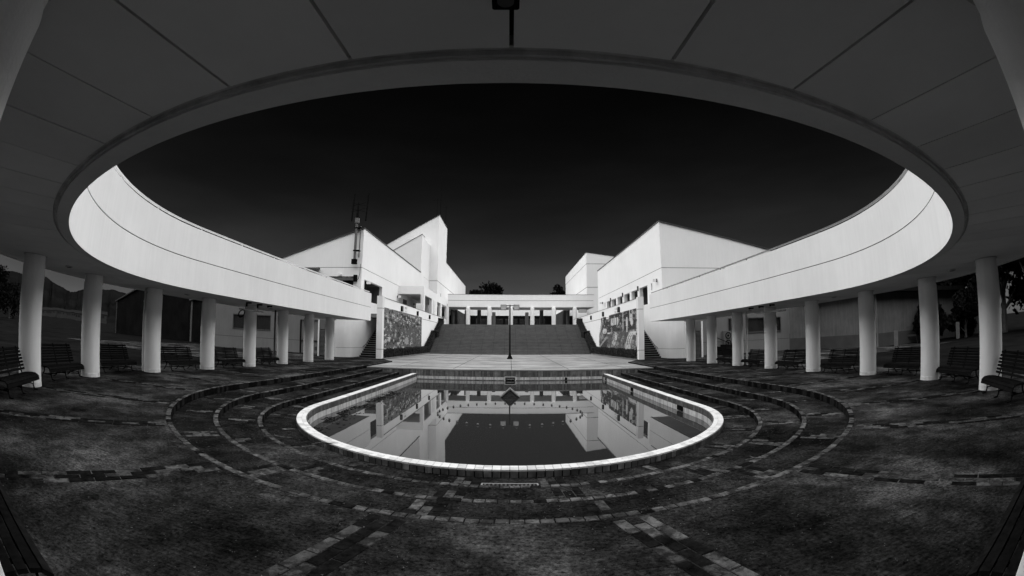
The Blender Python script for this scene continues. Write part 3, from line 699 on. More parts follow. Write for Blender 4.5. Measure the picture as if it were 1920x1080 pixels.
f = MB(); f.prism([(34.9, 7.0), (33.9, 6.85), (33.9, 6.92), (34.9, 7.1)], 'x', -17.2, -15.85); f.build('side_canopy', M['coping'], lb)
MB().box(-14.05, -13.8, 34.6, 34.9, 6.42, 6.58).build('camera_box', M['sign'], lb)
f = MB(); f.box(-12.72, -12.42, 34.72, 34.9, 5.95, 6.5); f.tube([(-12.45, 34.8, 6.05), (-12.3, 34.8, 6.2), (-12.2, 34.8, 6.6), (-12.18, 34.82, 7.4)], .02, 6); f.build('cable_box', M['iron'], lb)

# bay with the covered gallery, in front of the left hall
XB = -9.2
bay = thing('gallery_bay', 'white projecting gallery with square openings, left of the grand staircase', 'building')
H = [(47.75, 52.2, 4.42, 6.2), (56.1, 58.9, 4.42, 6.2), (60.0, 64.6, 4.42, 6.2)]
H[0] = (47.9, 52.2, 4.42, 6.2)
f = MB(); wall_x(f, XB-.3, XB, 47.3, 65.2, 4.42, 7.1, H); f.build('side_wall', M['white_wall'], bay)
f = MB(); wall_y(f, 47.3, 47.6, XL, XB-.3, 4.42, 7.1, [(XL+.03, -9.62, 4.42, 6.26)]); f.build('front_wall', M['white_wall'], bay)
f = MB(); f.box(XL, XB-.3, 47.6, 65.2, 6.4, 6.9); f.box(XL+.01, XB-.3, 47.6, 65.3, 6.9, 6.95, 1); f.build('roof_slab', [M['soffit'], M['roofing']], bay)
f = MB(); f.box(XL-.01, XB-.02, 34.9, 78, 3.1, 3.4); f.build('gallery_floor', M['stair'], bay)
for y in (49.5, 55.0, 60.5): MB().box(XL+.02, XL+.06, y, y+1.8, 3.42, 5.9).build('gallery_door', M['glass'], bay)
# sign with a column of writing on the gallery pier
sg = thing('vertical_sign', 'tall narrow white sign with a column of small characters on the gallery wall', 'sign', (XB+.06, 53.9, 5.3))
MB().box(-.04, .0, -.75, .75, -.85, .85).build('board', M['sign'], sg)
def scribble(mb, w, h, plane, ox, cols, rows, cell, mi=0, seed=1):
    rnd = random.Random(seed)
    for i in range(cols):
        for j in range(rows):
            cx = -w/2+(i+.5)*w/cols; cz = h/2-(j+.5)*h/rows; c = cell/2
            strokes = [(-c, c, rnd.uniform(-.6, .9)*c, .11*c)]*0
            for q in range(rnd.randint(2, 4)):
                if rnd.random() < .55: z = rnd.uniform(-.9, .9)*c; mb_box = (cx-c*.85, cx+c*.85, cz+z-.1*c, cz+z+.1*c)
                else: x = rnd.uniform(-.7, .7)*c; mb_box = (cx+x-.1*c, cx+x+.1*c, cz-c*.9, cz+c*.9)
                a, b, d_, e = mb_box
                if plane == 'x': mb.box(ox[0], ox[1], a, b, d_, e, mi)
                else: mb.box(a, b, ox[0], ox[1], d_, e, mi)
f = MB(); scribble(f, .7, 1.5, 'x', (.001, .006), 2, 11, .11, 0, 4); f.build('lettering', M['sign_ink2'], sg, kind='stuff')
ns = thing('notice_board', 'small white notice on a post inside the first gallery opening', 'sign', (-9.75, 47.2, 4.5))
MB().box(-.28, .28, -.03, 0, -.3, .75).build('board', M['sign'], ns); f = MB(); scribble(f, .4, .8, 'y', (-.036, -.031), 3, 6, .09, 0, 9); o = f.build('lettering', M['sign_ink2'], ns, kind='stuff'); o.location = (0, 0, .15)
MB().tube([(.2, 0, .7), (.2, 0, 1.7)], .03, 8).build('post', M['grey_wall'], ns)

# ---- mural walls either side of the stairs
def mural_wall(s, label):
    o = thing('mural_wall', label, 'wall', (s*9.2, 31.6, 0))
    x0, x1 = (-.3, 0) if s < 0 else (0, .3)
    # coordinates relative to the empty
    f = MB(); f.box(x0, x1, .25, 33.6, 0, 2.95+.6); f.build('wall_lower', M['white_wall'], o)
    f = MB(); f.box(x0+.03 if s < 0 else x0+.03, x1-.03, .3, 33.5, 3.55, 3.59); f.build('joint', M['groove'], o)
    f = MB(); f.box(x0, x1, .25, 33.6, 3.59, 4.42); f.build('wall_upper', M['white_wall'], o)
    f = MB(); f.box(x0-.06, x1+.06, -.25, .25, -.07, .66); f.box(x0-.06, x1+.06, -.25, .25, .69, 3.6); f.box(x0-.06, x1+.06, -.25, .25, 3.63, 4.5)
    f.box(x0-.04, x1+.04, -.22, .22, .66, .69, 1); f.box(x0-.04, x1+.04, -.22, .22, 3.6, 3.63, 1); f.build('end_pier', [M['white'], M['groove']], o)
    f = MB(); f.box(x0-.02, x1+.02, .25, 33.6, 4.42, 4.45); f.build('coping', M['coping'], o)
    return o
mwl = mural_wall(-1, 'white wall carrying the mosaic mural left of the grand staircase')
mwr = mural_wall(1, 'white wall carrying the mosaic mural right of the grand staircase')
def mosaic(s, y0, y1, z0, z1, nu, nv, fn, label, gray=True):
    o = thing('mural', label, 'mural', (s*9.2, (y0+y1)/2, (z0+z1)/2))
    L_, Hh = y1-y0, z1-z0; f = MB(); rnd = random.Random(3 if s < 0 else 11)
    xo = lambda d: (-s)*d
    MBK = MB().box(min(0, xo(.03)), max(0, xo(.03)), -L_/2, L_/2, -Hh/2, Hh/2)
    if s < 0: MBK.build('backing', MOS[2], o)
    for i in range(nu):
        for j in range(nv):
            u = (i+.5)/nu; v = (j+.5)/nv
            q = fn(u, v, rnd)
            if q is None: continue
            y = -L_/2+i*L_/nu; z = -Hh/2+j*Hh/nv; e = .006
            d = .04+rnd.random()*.02+(q > 3)*.015
            a, b = sorted((xo(.02), xo(d)))
            f.box(a, b, y+e, y+L_/nu-e, z+e, z+Hh/nv-e, mi=q)
    f.build('tesserae', MOS, o, kind='stuff')
    return o
def vn(seed):
    r = random.Random(seed); tab = {}
    def n(x, y):
        xi, yi = int(math.floor(x)), int(math.floor(y)); fx, fy = x-xi, y-yi
        g_ = lambda a, b: tab.setdefault((a, b), r.random())
        fx = fx*fx*(3-2*fx); fy = fy*fy*(3-2*fy)
        return (g_(xi, yi)*(1-fx)+g_(xi+1, yi)*fx)*(1-fy)+(g_(xi, yi+1)*(1-fx)+g_(xi+1, yi+1)*fx)*fy
    return n
na, nb_ = vn(5), vn(8)
def left_art(u, v, rnd):           # u=0 near the camera; hills, village, fields with many small pale marks
    hill = .80-.10*math.sin(u*7+.5)+.05*na(u*14, 2)
    hill2 = .62+.12*math.exp(-((u-.86)/.12)**2)
    base = 3 if v > hill else 2
    if v < hill2: base = 2
    if hill2-.03 < v < hill2 and u > .68: base = 0
    if .42 < u < .56 and .78 < v < .93: base = 1
    if .36 < u < .40 and .62 < v < .95: base = 1
    n = na(u*30, v*15)*.9+.6*nb_(u*80, v*36)
    dens = 1 if u < .5 or v > .65 else .45
    if n > .96 and rnd.random() < .85*dens: base = 4
    if n > 1.12 and rnd.random() < .8*dens: base = 5
    if n < .52 and rnd.random() < .8*dens: base = 1
    if n < .36 and rnd.random() < .85*dens: base = 0
    if .46 < u < .58 and .08 < v < .32 and ((u-.52)/.05)**2+((v-.2)/.11)**2 < 1: base = 4
    return base
mosaic(-1, 31.95, 46.1, .66, 3.72, 84, 38, left_art, 'square grey mosaic mural of a busy townscape on the left wall')
def inell(u, v, cu, cv, a, b): return ((u-cu)/a)**2+((v-cv)/b)**2 < 1
def right_art(u, v, rnd):          # u=0 near the camera (right side of the picture)
    top = 1.0 if u < .66 else (.98-.30*max(0, (u-.9))*3)
    if .66 < u < .76 and v > .9: return None
    if u > .93 and v > .80-(u-.93)*6: return None
    if v > top: return None
    base = 1 if v > .5 else 2
    n = nb_(u*26, v*13)+.5*na(u*80, v*40)
    if v < .5 and n > .85 and rnd.random() < .7: base = 4
    elif v >= .5 and n > 1.05: base = 4
    if n < .42 and rnd.random() < .6: base = 0
    # pale plain shapes: rounded figure, bullet, building, blob, leaning bars, arcs
    if inell(u, v, .10, .80, .035, .10) or inell(u, v, .085, .68, .025, .08): base = 5
    if inell(u, v, .075, .93, .010, .07) or inell(u, v, .125, .93, .010, .07): base = 5
    if inell(u, v, .095, .80, .006, .012) or inell(u, v, .115, .80, .006, .012): base = 1
    if inell(u, v, .19, .68, .022, .10) or (abs(u-.19) < .012 and .45 < v < .85): base = 5
    if abs(u-.28) < .012+.02*math.sin(v*30)**2*.5 and v > .5: base = 4
    if .40 < u < .60 and .68 < v < .88: base = 5 if not (.43 < u < .455 or .50 < u < .52 or (.55 < u < .575 and v > .75)) else 1
    if inell(u, v, .80, .53, .07, .085): base = 5 if not (inell(u, v, .79, .5, .02, .03) and rnd.random() < .7) else 3
    if inell(u, v, .66, .48, .06, .05) and v < .47: base = 5
    k_ = (u-.86)/.10
    if 0 < k_ < 1 and abs(v-(.95-.45*k_)) < .05: base = 5
    if 0 < k_ < 1 and abs(v-(.80-.45*k_)) < .02: base = 4
    if inell(u, v, .46, .36, .03, .12): base = 5 if rnd.random() < .75 else 2
    if inell(u, v, .52, .17, .05, .09): base = 5 if rnd.random() < .5 else 3
    for cx in (.02, .06, .10):
        if abs(math.hypot((u-(cx-.02))*3.2, v-.02)-.42) < .025: base = 5
    if u > .72 and v < .36-(u-.72)*1.2+.02 and v > .30-(u-.72)*1.2: base = 4
    if u > .72 and v < .30-(u-.72)*1.2: base = 1
    return base
mosaic(1, 32.0, 46.0, .66, 3.72, 100, 44, right_art, 'dark mosaic mural with pale rounded shapes and an uneven top edge on the right wall')
# strip of pale tiles along the near edge of the right mural
ft = thing('tile_strip', 'vertical strip of pale tiles with short marks beside the right mural', 'tile strip', (9.2, 31.9, 2.1))
for i in range(14):
    z = -1.35+i*.2; MB().box(-.06, -.01, -.0-.17, .0+.12, z, z+.185).build('tile', MOS[5] if i % 5 else MOS[2], ft)
    MB().box(-.064, -.061, -.1, .02, z+.08, z+.1).build('mark', MOS[1], ft)
# poster and sign plates on the mural walls
ps = thing('poster', 'white poster with dark writing beside the nearest lamp on the left mural wall', 'poster', (XB+.02, 38.9, 3.95))
MB().box(-.01, 0, -.55, .55, -.42, .38).build('sheet', M['sign'], ps); f = MB(); scribble(f, .8, .3, 'x', (.001, .005), 4, 1, .2, 0, 3); o = f.build('lettering', M['sign_ink'], ps, kind='stuff'); o.location = (0, 0, .18)
f = MB(); scribble(f, .8, .3, 'x', (.001, .005), 4, 2, .1, 0, 13); o = f.build('small_print', M['sign_ink2'], ps, kind='stuff'); o.location = (0, 0, -.15)
ps = thing('poster', 'pale notice with rows of writing left of the nearest lamp on the right mural wall', 'poster', (9.18, 38.4, 3.98))
MB().box(0, .01, -.7, .7, -.33, .3).build('sheet', M['sign'], ps); f = MB(); scribble(f, 1.2, .55, 'x', (-.006, -.001), 5, 2, .2, 0, 23); f.build('lettering', M['sign_ink2'], ps, kind='stuff')
# wall lamps on the mural walls
wl = thing('wall_lamp', 'x', 'lamp')
f = MB(); f.box(0, .14, -.2, -.15, -.22, .22); f.box(0, .14, .15, .2, -.22, .22); f.box(0, .14, -.15, .15, .17, .22); f.box(0, .14, -.15, .15, -.22, -.17); f.build('frame', M['iron'], wl)
MB().box(.0, .09, -.149, .149, -.169, .169).build('diffuser', M['lamp_box'], wl)
first = True
for s, side in ((-1, 'left'), (1, 'right')):
    for i, (y, n) in enumerate(((37.3, 'nearest'), (43.85, 'second'), (50.6, 'third'), (57.2, 'farthest'))):
        o = wl if first else copy_tree(wl); first = False
        o.location = (s*9.2, y, 3.98); o.rotation_euler = (0, 0, 0 if s < 0 else PI)
        tag(o, 'square black framed lamp on the %s mural wall, %s of its row of four' % (side, n), 'lamp', 'square lamps on the mural walls')
# white spot boxes on the halls
for x, y, z, rz, lab in ((XL, 36.0, 6.0, 0, 'white box lamp at the near edge of the left hall doorway'), (XL, 46.9, 5.9, 0, 'white box lamp at the left edge of the gallery opening'), (XR, 35.6, 6.25, PI, 'white box lamp near the corner of the right hall'), (XR, 62.0-4, 6.25, PI, 'small white box lamp at the far end of the right hall windows')):
    o = thing('box_lamp', lab, 'lamp', (x, y, z), rz); MB().box(.12, .42, -.12, .12, -.1, .12).build('lamp_head', M['sign'], o); MB().box(0, .12, -.04, .04, -.12, .14).build('bracket', M['iron'], o)

# ---- right building
rb = thing('right_building', 'large white hall at the right with a row of square windows and a sloping roof', 'building')
zt = 11.02; sl = .205; xe = 30
WN = [(36.95, 37.35, 5.6, 6.2), (38.4, 40.9, 3.6, 6.2), (41.6, 43.85, 5.25, 6.2), (44.5, 46.75, 5.25, 6.2), (47.6, 49.85, 5.25, 6.2), (50.6, 52.9, 5.25, 6.2), (53.4, 55.6, 5.25, 6.2), (56.5, 56.95, 5.55, 6.2)]
f = MB(); wall_x(f, XR, XR+.35, 34.7, 61.2, 3.0, G-.02, WN); f.build('side_wall', M['white_wall'], rb)
f = MB(); f.box(XR, XR+.35, 34.7, 61.2, G+.02, zt-.07); f.build('side_wall_upper', M['white_wall'], rb)
f = MB(); f.box(XR+.03, XR+.3, 34.45, 61.1, G-.02, G+.02); f.box(XR+.03, xe, 34.43, 34.6, G-.02, G+.02); f.build('joint', M['groove'], rb)
f = MB(); f.prism([(XR, G+.02), (xe, G+.02), (xe, zt-.07-sl*(xe-XR)), (XR, zt-.07)], 'y', 34.4, 34.7); f.build('end_wall_upper', M['white_wall'], rb)
f = MB(); f.box(XR, xe, 34.4, 34.7, 4.2, G-.02); f.build('end_wall', M['white_wall'], rb)
f = MB(); wall_y(f, 34.4, 34.7, XR, 24.3, 0, 1.02, []); wall_y(f, 34.4, 34.7, XR, 24.3, 1.045, 4.2, [(19.9, 23.3, 1.75, 2.9), (18.0, 18.5, 1.6, 2.9)]); f.box(XR+.1, 24.2, 34.43, 34.6, 1.01, 1.05, 1); f.build('lower_wall', [M['low_wall'], M['groove']], rb)  # grey runs up past the windows as painted shade behind the ring
f = MB(); f.prism([(XR-.05, zt), (xe+.1, zt-sl*(xe-XR)), (xe+.1, zt-.08-sl*(xe-XR)), (XR-.05, zt-.08)], 'y', 34.32, 61.3); f.build('roof', M['coping'], rb)
for h in WN:
    o = MB().box(XR+.9, XR+.93, h[0]-.3, h[1]+.3, h[2]-.2, h[3]+.1).build('window', M['glass'], rb)
    f = MB(); f.box(XR+.35, XR+.9, h[0]-.15, h[0], h[2], h[3]); f.box(XR+.35, XR+.9, h[1], h[1]+.15, h[2], h[3]); f.box(XR+.35, XR+.9, h[0]-.15, h[1]+.15, h[3], h[3]+.1); f.box(XR+.35, XR+.9, h[0]-.15, h[1]+.15, h[2]-.1, h[2]); f.build('reveal', M['grey_wall'], o)
for y in (41.25, 47.2, 53.15):
    MB().box(XR-.14, XR-.002, y-.04, y+.04, 6.0, 6.45).build('bracket', M['grey_wall'], rb)
for a, b in ((19.9, 23.3), (18.0, 18.5)):
    o = MB().box(a, b, 34.5, 34.54, 1.6, 2.9).build('window', M['glass'], rb)
    f = MB(); f.box(a-.06, b+.06, 34.34, 34.5, 2.88, 2.96); f.box(a-.06, b+.06, 34.33, 34.5, 1.66, 1.76); f.box(a-.06, a, 34.35, 34.5, 1.76, 2.88); f.box(b, b+.06, 34.35, 34.5, 1.76, 2.88); f.box((a+b)/2-.04, (a+b)/2+.04, 34.36, 34.5, 1.76, 2.88); f.build('frame', M['frame'], o)
for x, z in ((14.4, 1.02), (19.7, 1.02)): pass

# ---- side stairs: curved wall, louvred door, steps
for s, side in ((-1, 'left'), (1, 'right')):
    cw = thing('curved_wall', 'white curved wall beside the %s side stairs' % side, 'wall', (s*12.6, 31.1, 0))
    # plan: from the louvred door plane bend towards the stair flank
    X0 = s*12.6; pl = [(-s*-1.7*0, 0)]
    arc = [(1.0*math.sin(a), 1.0*(1-math.cos(a))) for a in [i*PI/2/12 for i in range(13)]]   # starts tangent to x, ends tangent to y
    outer_ = [(-s*x, y) for x, y in arc]+[(-s*1.0, 9.0)]
    inner_ = [(-s*(x-.0)*.72, y+.28) for x, y in arc]+[(-s*.72, 9.0)]
    poly = outer_+inner_[::-1]
    f = MB(); f.prism(poly, 'z', 0, .68); f.build('wall_base', M['white'], cw)
    f = MB(); f.prism(poly, 'z', .7, 4.4); f.build('wall', M['white'], cw)
    f = MB(); f.prism([(x*.985, y+.012) for x, y in poly], 'z', .66, .72); f.build('joint', M['groove'], cw)
    f = MB(); f.tube([(-s*1.06, 3.2, .75), (-s*1.06, 3.9, .95), (-s*1.06, 9, 3.25)], .03, 8); f.build('handrail', M['rail_dark'], cw)
    lw = thing('louvred_door', 'dark louvred door under the ring beside the curved wall at the %s' % side, 'door', (s*13.35, 31.15, 0))
    MB().box(-.65, .65, .12, .16, 0, 2.65).build('back_panel', M['dark'], lw)
    MB().box(-.65, .65, .02, .12, 1.95, 2.65).build('transom_panel', M['grey_wall'], lw)
    f = MB(); f.box(-.72, -.62, -.03, .1, 0, 2.65); f.box(.62, .75, -.03, .1, 0, 2.65); f.build('frame', M['white'], lw)
    sm_ = MB(); sm_.prism([(0, 0), (-.07, -.05), (-.06, -.06), (.01, -.012)], 'x', -.6, .6); sm_ = sm_.mesh('louvre', M['grey_wall'])
    for i in range(20): link('louvre', sm_, lw, Matrix.Translation((0, .08, .12+i*.093)))
    st = thing('side_stairs', 'narrow outdoor stairs climbing between the %s mural wall and the curved wall' % side, 'stairs', (s*10.55, 33.6, Z_LAND))
    for i in range(21):
        z = i*.165; f = MB(); f.box(-1.06, 1.06, i*.33, i*.33+.36, z-.0+(0), z+.145, 0); f.box(-1.06, 1.06, i*.33+.04, i*.33+.36, max(z-.3, -.0), z+.0-.001, 1); f.box(-1.06, 1.06, i*.33-.02, i*.33+.12, z+.146, z+.165); f.build('step', [M['dark'], M['dark']] if 0 else [M['dark_wall'], M['dark_wall']], st)
    for i in range(21): MB().box(-1.05, 1.05, i*.33-.045, i*.33+.05, i*.165+.135, i*.165+.178).build('nosing', M['stair_nose'], st)
# hand rail behind the ring end
MB().tube([(-11.6, 32.6, 4.62), (-9.5, 32.6, 4.62)], .025, 6)

# ---- grand staircase
gs = thing('grand_staircase', 'wide grey staircase in two flights rising to the entrance hall', 'stairs', (0, 48, Z_LAND))
n = 11; rise = (3.41-Z_LAND)/22; W = 8.7
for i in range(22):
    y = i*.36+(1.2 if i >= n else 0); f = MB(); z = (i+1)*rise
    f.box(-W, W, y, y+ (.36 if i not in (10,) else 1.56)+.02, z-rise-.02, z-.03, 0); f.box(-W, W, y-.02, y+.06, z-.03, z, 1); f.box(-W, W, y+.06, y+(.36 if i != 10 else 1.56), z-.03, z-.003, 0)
    f.box(-W, W, y-.004, y, z-rise, z-rise+.026, 2); f.build('step', [M['stair'], M['stair_nose'], M['grout_and_shade']], gs)  # dark strip at the riser foot paints in the shadow under the nosing
f = MB()
for x in [i*1.24-8.06 for i in range(14)]:
    for i in range(22):
        y = i*.36+(1.2 if i >= n else 0)
        f.box(x-.006, x+.006, y-.024, y-.018, i*rise+.01, (i+1)*rise-.006)
f.build('joint_line', M['grout_and_shade'], gs, kind='stuff')
ytop = 48+22*.36+1.2
f = MB(); f.box(-12, 12, ytop, 92, 3.0, 3.405); f.build('upper_terrace_floor', M['stair_nose'], kind='structure')

# ---- planters and hedges
def leaf_cloud(name, boxes, n, size, m, parent, seed, density=None):
    rnd = random.Random(seed); f = MB()
    tot = sum(b[6] if len(b) > 6 else 1 for b in boxes)
    for b in boxes:
        k = int(n*(b[6] if len(b) > 6 else 1)/tot)
        for _ in range(k):
            x = rnd.uniform(b[0], b[1]); y = rnd.uniform(b[2], b[3]); z = rnd.uniform(b[4], b[5])
            # mostly near the surface
            q = rnd.random()
            if q < .45: z = b[5]+rnd.gauss(0, .035)
            elif q < .85: x = (b[0] if abs(b[0]) < abs(b[1]) else b[1])+rnd.gauss(0, .03)
            a = Vector((rnd.gauss(0, 1), rnd.gauss(0, 1), rnd.gauss(0, 1))).normalized(); c = a.cross(Vector((rnd.gauss(0, 1), rnd.gauss(0, 1), .3))).normalized(); s_ = size*rnd.uniform(.6, 1.4)
            p = Vector((x, y, z)); f.face([p-a*s_, p-c*s_*.5, p+a*s_, p+c*s_*.5])
    return f.build(name, m, parent)
for s, side in ((-1, 'left'), (1, 'right')):
    hg = thing('hedge', 'low clipped hedge below the %s mural, stepping up beside the stairs' % side, 'hedge', (0, 0, 0))
    hg.location = (s*9.0, 39, 0); inv = Matrix.Translation((-s*9.0, -39, 0))
    A = (.0, .66)
    segs = []
    for i in range(18):
        y = 31.7+i*.9; xi = 9.14-(i/17)*.5
        segs.append((xi if s > 0 else -9.19, 9.19 if s > 0 else -xi, y, y+.9, .0, .64+.03*math.sin(i*1.7), 1.0))
    for i in range(10):
        y = 47.2+i*.45; z = .35+i*.165; segs.append((8.62 if s > 0 else -9.19, 9.19 if s > 0 else -8.62, y, y+.45, z-.6, z+.35, .7))
    for i in range(3): segs.append((8.45 if s > 0 else -9.19, 9.19 if s > 0 else -8.45, 51.6+i*.6, 52.2+i*.6, 1.6, 2.45, .7))
    for i in range(11):
        y = 53.4+i*.45; z = 2.0+i*.165; segs.append((8.62 if s > 0 else -9.19, 9.19 if s > 0 else -8.62, y, y+.45, z-.2, z+.55, .6))
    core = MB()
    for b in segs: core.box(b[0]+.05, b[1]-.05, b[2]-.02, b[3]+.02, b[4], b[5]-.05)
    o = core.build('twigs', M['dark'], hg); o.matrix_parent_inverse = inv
    o = leaf_cloud('foliage', segs, 22000 if s > 0 else 16000, .05 if s > 0 else .035, M['hedge'], hg, 5+s); o.matrix_parent_inverse = inv; o['kind'] = 'stuff'
    kb = MB(); kb.prism([(s*9.3, 31.6), (s*9.05, 31.6), (s*8.5, 47.4), (s*8.62, 47.4)], 'z', -.07, .03); o = kb.build('kerb', M['stair'], hg); o.matrix_parent_inverse = inv
    up = MB()
    for i in range(11): y = 47.4+i*.36; up.box(min(s*8.72, s*9.18), max(s*8.72, s*9.18), y, y+.4, -.07, (i+1)*rise-.05)
    up.box(min(s*8.72, s*9.18), max(s*8.72, s*9.18), 51.3, 53.2, -.07, 1.7)
    for i in range(11): y = 53.2+i*.36; up.box(min(s*8.72, s*9.18), max(s*8.72, s*9.18), y, y+.4, -.07, 1.74+(i+1)*rise-.05)
    o = up.build('planter', M['white_wall'], hg); o.matrix_parent_inverse = inv

# ---- entrance canopy
cn_ = thing('entrance_canopy', 'long white canopy beam across the top of the grand staircase', 'canopy', (0, 65.4, 6.25))
f = MB(); f.box(-9.15, 12.3, 0, .5, 0, .93); f.box(-9.15, 12.3, 0, .5, .98, 1.83); f.build('beam', M['white_wall'], cn_)
f = MB(); f.box(-9.1, 12.2, .04, .45, .92, .99); f.build('joint', M['groove'], cn_)
f = MB(); f.box(-9.2, 12.3, -.03, .5, 1.831, 1.86); f.build('coping', M['coping'], cn_)
f = MB(); f.box(-11.5, 12.3, .5, 6.3, .0, .35); f.box(-11.5, 12.3, .5, 6.35, .35, .4, 1); f.build('soffit_slab', [M['soffit'], M['roofing']], cn_)
ccp = thing('entrance_column', 'x', 'column')
MB().lathe([(.3, 0), (.305, .1), (.305, 2.6), (.27, 2.74), (.2, 2.83)], seg=28).build('shaft', M['white'], ccp, True)
first = True
nm = ['partly behind the gallery corner at the far left', 'second from the left', 'third from the left', 'directly behind the lamp post', 'third from the right', 'second from the right', 'at the far right above the hedge']
for i in range(7):
    o = ccp if first else copy_tree(ccp); first = False
    o.location = (-9.24+3.105*i, 65.3, 3.41); tag(o, 'white entrance column on top of the stairs, '+nm[i], 'column', 'white columns under the canopy')
hall = thing('entrance_court', 'open court behind the canopy with ribbed side walls and dark doors under a pale fascia', 'building', (0, 71, 3.405))
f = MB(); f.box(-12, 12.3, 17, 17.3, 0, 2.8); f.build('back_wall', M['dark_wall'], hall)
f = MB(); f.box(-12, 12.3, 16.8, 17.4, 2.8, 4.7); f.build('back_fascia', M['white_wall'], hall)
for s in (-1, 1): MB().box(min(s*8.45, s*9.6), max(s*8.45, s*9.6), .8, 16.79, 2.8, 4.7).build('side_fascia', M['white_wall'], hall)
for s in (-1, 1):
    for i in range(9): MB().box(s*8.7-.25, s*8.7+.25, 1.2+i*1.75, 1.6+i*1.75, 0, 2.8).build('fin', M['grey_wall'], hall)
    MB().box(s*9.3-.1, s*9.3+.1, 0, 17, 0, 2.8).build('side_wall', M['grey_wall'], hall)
    for x, y in ((4.3, .5), (6.1, 1.0), (2.45, 6)):
        MB().lathe([(.3, 0), (.3, 2.8)], s*x*1.15, y, 20).build('inner_column', M['grey_wall'], hall, True)
for x in (-5.5, -2.6, .2, 3.0, 5.6): MB().box(x-1.2, x+1.2, 16.9, 16.99, 0, 2.2).build('glass_door', M['glass'], hall)
el = thing('exit_sign', 'pale lit-looking box sign under the right end of the canopy', 'sign', (10.5, 65.0, 5.7))
MB().box(-.6, .6, -.1, .1, -.26, .26).build('case', M['coping'], el); MB().box(-.53, .53, -.12, -.101, -.2, .2).build('face', M['lamp_box'], el)
f = MB(); scribble(f, .8, .25, 'y', (-.126, -.121), 4, 1, .17, 0, 31); f.build('lettering', M['sign_ink2'], el, kind='stuff')

# ---- towers behind
t1 = thing('narrow_tower', 'narrow white tower with a sloping top rising directly behind the left hall', 'building', (XL, 59.3, 7))
f = MB(); f.prism([(0, -4), (0, 8.66), (-6, 5.3), (-6, -4)], 'y', 0, 2.0); f.box(-2.5, 0, 2.0, 7.1, -4, 3.05); f.box(-2.5, 0, 2.0, 7.1, 3.09, 8.45); f.build('wall', M['white_wall'], t1)
f = MB(); f.box(-2.4, -.03, 1.9, 7.05, 3.04, 3.1); f.build('joint', M['groove'], t1)
f = MB(); f.prism([(.02, 8.66), (.02, 8.72), (-6.1, 5.3), (-6.1, 5.22)], 'y', -.05, 2.05); f.build('coping', M['coping'], t1)
t2 = thing('tall_tower', 'tallest white tower, its near face in shade and its top pointed towards the stairs', 'building', (-10.85, 65.9, 5))
f = MB(); f.prism([(0, 2.0), (0, 15.2), (-9, 10.15), (-9, 2.0)], 'y', 0, 8.7); f.box(-9, 0, 8.71, 42, 2.0, 9.35); f.build('wall', M['white_wall'], t2)
f = MB(); f.box(-.02, .004, -.004, 42, 5.1, 5.16); f.box(-9, .003, -.006, .0, 5.1, 5.16); f.build('joint', M['groove'], t2)
f = MB(); f.prism([(.04, 15.22), (.04, 15.3), (-9.1, 10.2), (-9.1, 10.1)], 'y', -.06, 8.8); f.box(-9.1, .04, 8.8, 42.1, 9.36, 9.44); f.build('coping', M['coping'], t2)
MB().box(-.03, .012, 3.3, 3.55, 2.55, 3.6).build('slit_window', M['dark'], t2); MB().box(-.03, .012, 8.6, 9.3, 2.3, 2.55).build('vent_box', M['dark'], t2)
t3 = thing('far_right_block', 'white block with a sloping roof behind the right hall', 'building', (12.35, 71.8, 5))
f = MB(); f.prism([(0, 0), (0, 10.65), (14, 8.83), (14, 0)], 'y', 0, 28); f.build('wall', M['white_wall'], t3)
f = MB(); f.box(-.004, .02, 0, 28, 8.76, 8.82); f.box(-.004, .02, 0, 28, 4.92, 4.98); f.box(0, 14, -.005, .01, 8.76, 8.82); f.box(0, 14, -.005, .01, 4.92, 4.98); f.build('joint', M['groove'], t3)
f = MB(); f.prism([(-.04, 10.67), (-.04, 10.75), (14, 8.93), (14, 8.84)], 'y', -.05, 28.05); f.build('coping', M['coping'], t3)
# aerials on the tall tower
for x, y, h, lab in ((-11.0, 67.5, 7.6, 'tall thin aerial on the tip of the tall tower'), (-11.8, 69.0, 4.4, 'short thin aerial left of the tall one on the tower'), (-11.0, 73.4, 4.0, 'thin aerial on the far edge of the tall tower')):
    o = thing('aerial', lab, 'aerial', (x, y, 20.1-(-10.85-x)*.56)); MB().tube([(0, 0, -.6), (0, 0, h)], [.05, .02], 6).build('mast', M['iron'], o)
    if h < 6: MB().tube([(-.7, 0, h-.4), (.9, 0, h-.15)], .02, 5).build('dipole', M['iron'], o)
# small wind turbine on its pole in front of the left hall
tb = thing('wind_turbine', 'small vertical-axis wind turbine with two upright blades on a pole at the left hall corner', 'wind turbine', (-12.62, 34.5, 7.4))
MB().tube([(0, 0, .1), (0, 0, 3.35)], .11, 12).build('pole', M['metal'], tb, True)
MB().tube([(.33, .1, .5), (.33, .1, 3.1)], .05, 8).build('conduit', M['metal'], tb, True)
MB().box(-.22, .2, -.15, .15, -.06, .34).build('control_box', M['iron'], tb)
MB().lathe([(.2, 3.35), (.2, 3.75)], seg=16).build('generator', M['metal'], tb, True)
MB().tube([(0, 0, 3.75), (0, 0, 4.3), (0, 0, 5.2)], [.12, .1, .035], 10).build('shaft', M['iron'], tb, True)
for z in (1.0, 2.9): MB().box(-.14, .4, -.13, .2, z, z+.09).build('clamp', M['iron'], tb)
for s in (-1, 1):
    bl = MB().box(-.055, .055, -.1, .1, 3.55, 5.9).build('blade', M['iron'], tb); bl.location = (s*.62, 0, 0); bl.rotation_euler = (0, R_(2), R_(20))
    for z in (4.45, 4.95): MB().tube([(0, 0, z), (s*.62, .02, z+.17)], .018, 5).build('arm', M['iron'], tb); MB().tube([(0, 0, z), (s*.62, .02, z-.13)], .018, 5).build('arm', M['iron'], tb)
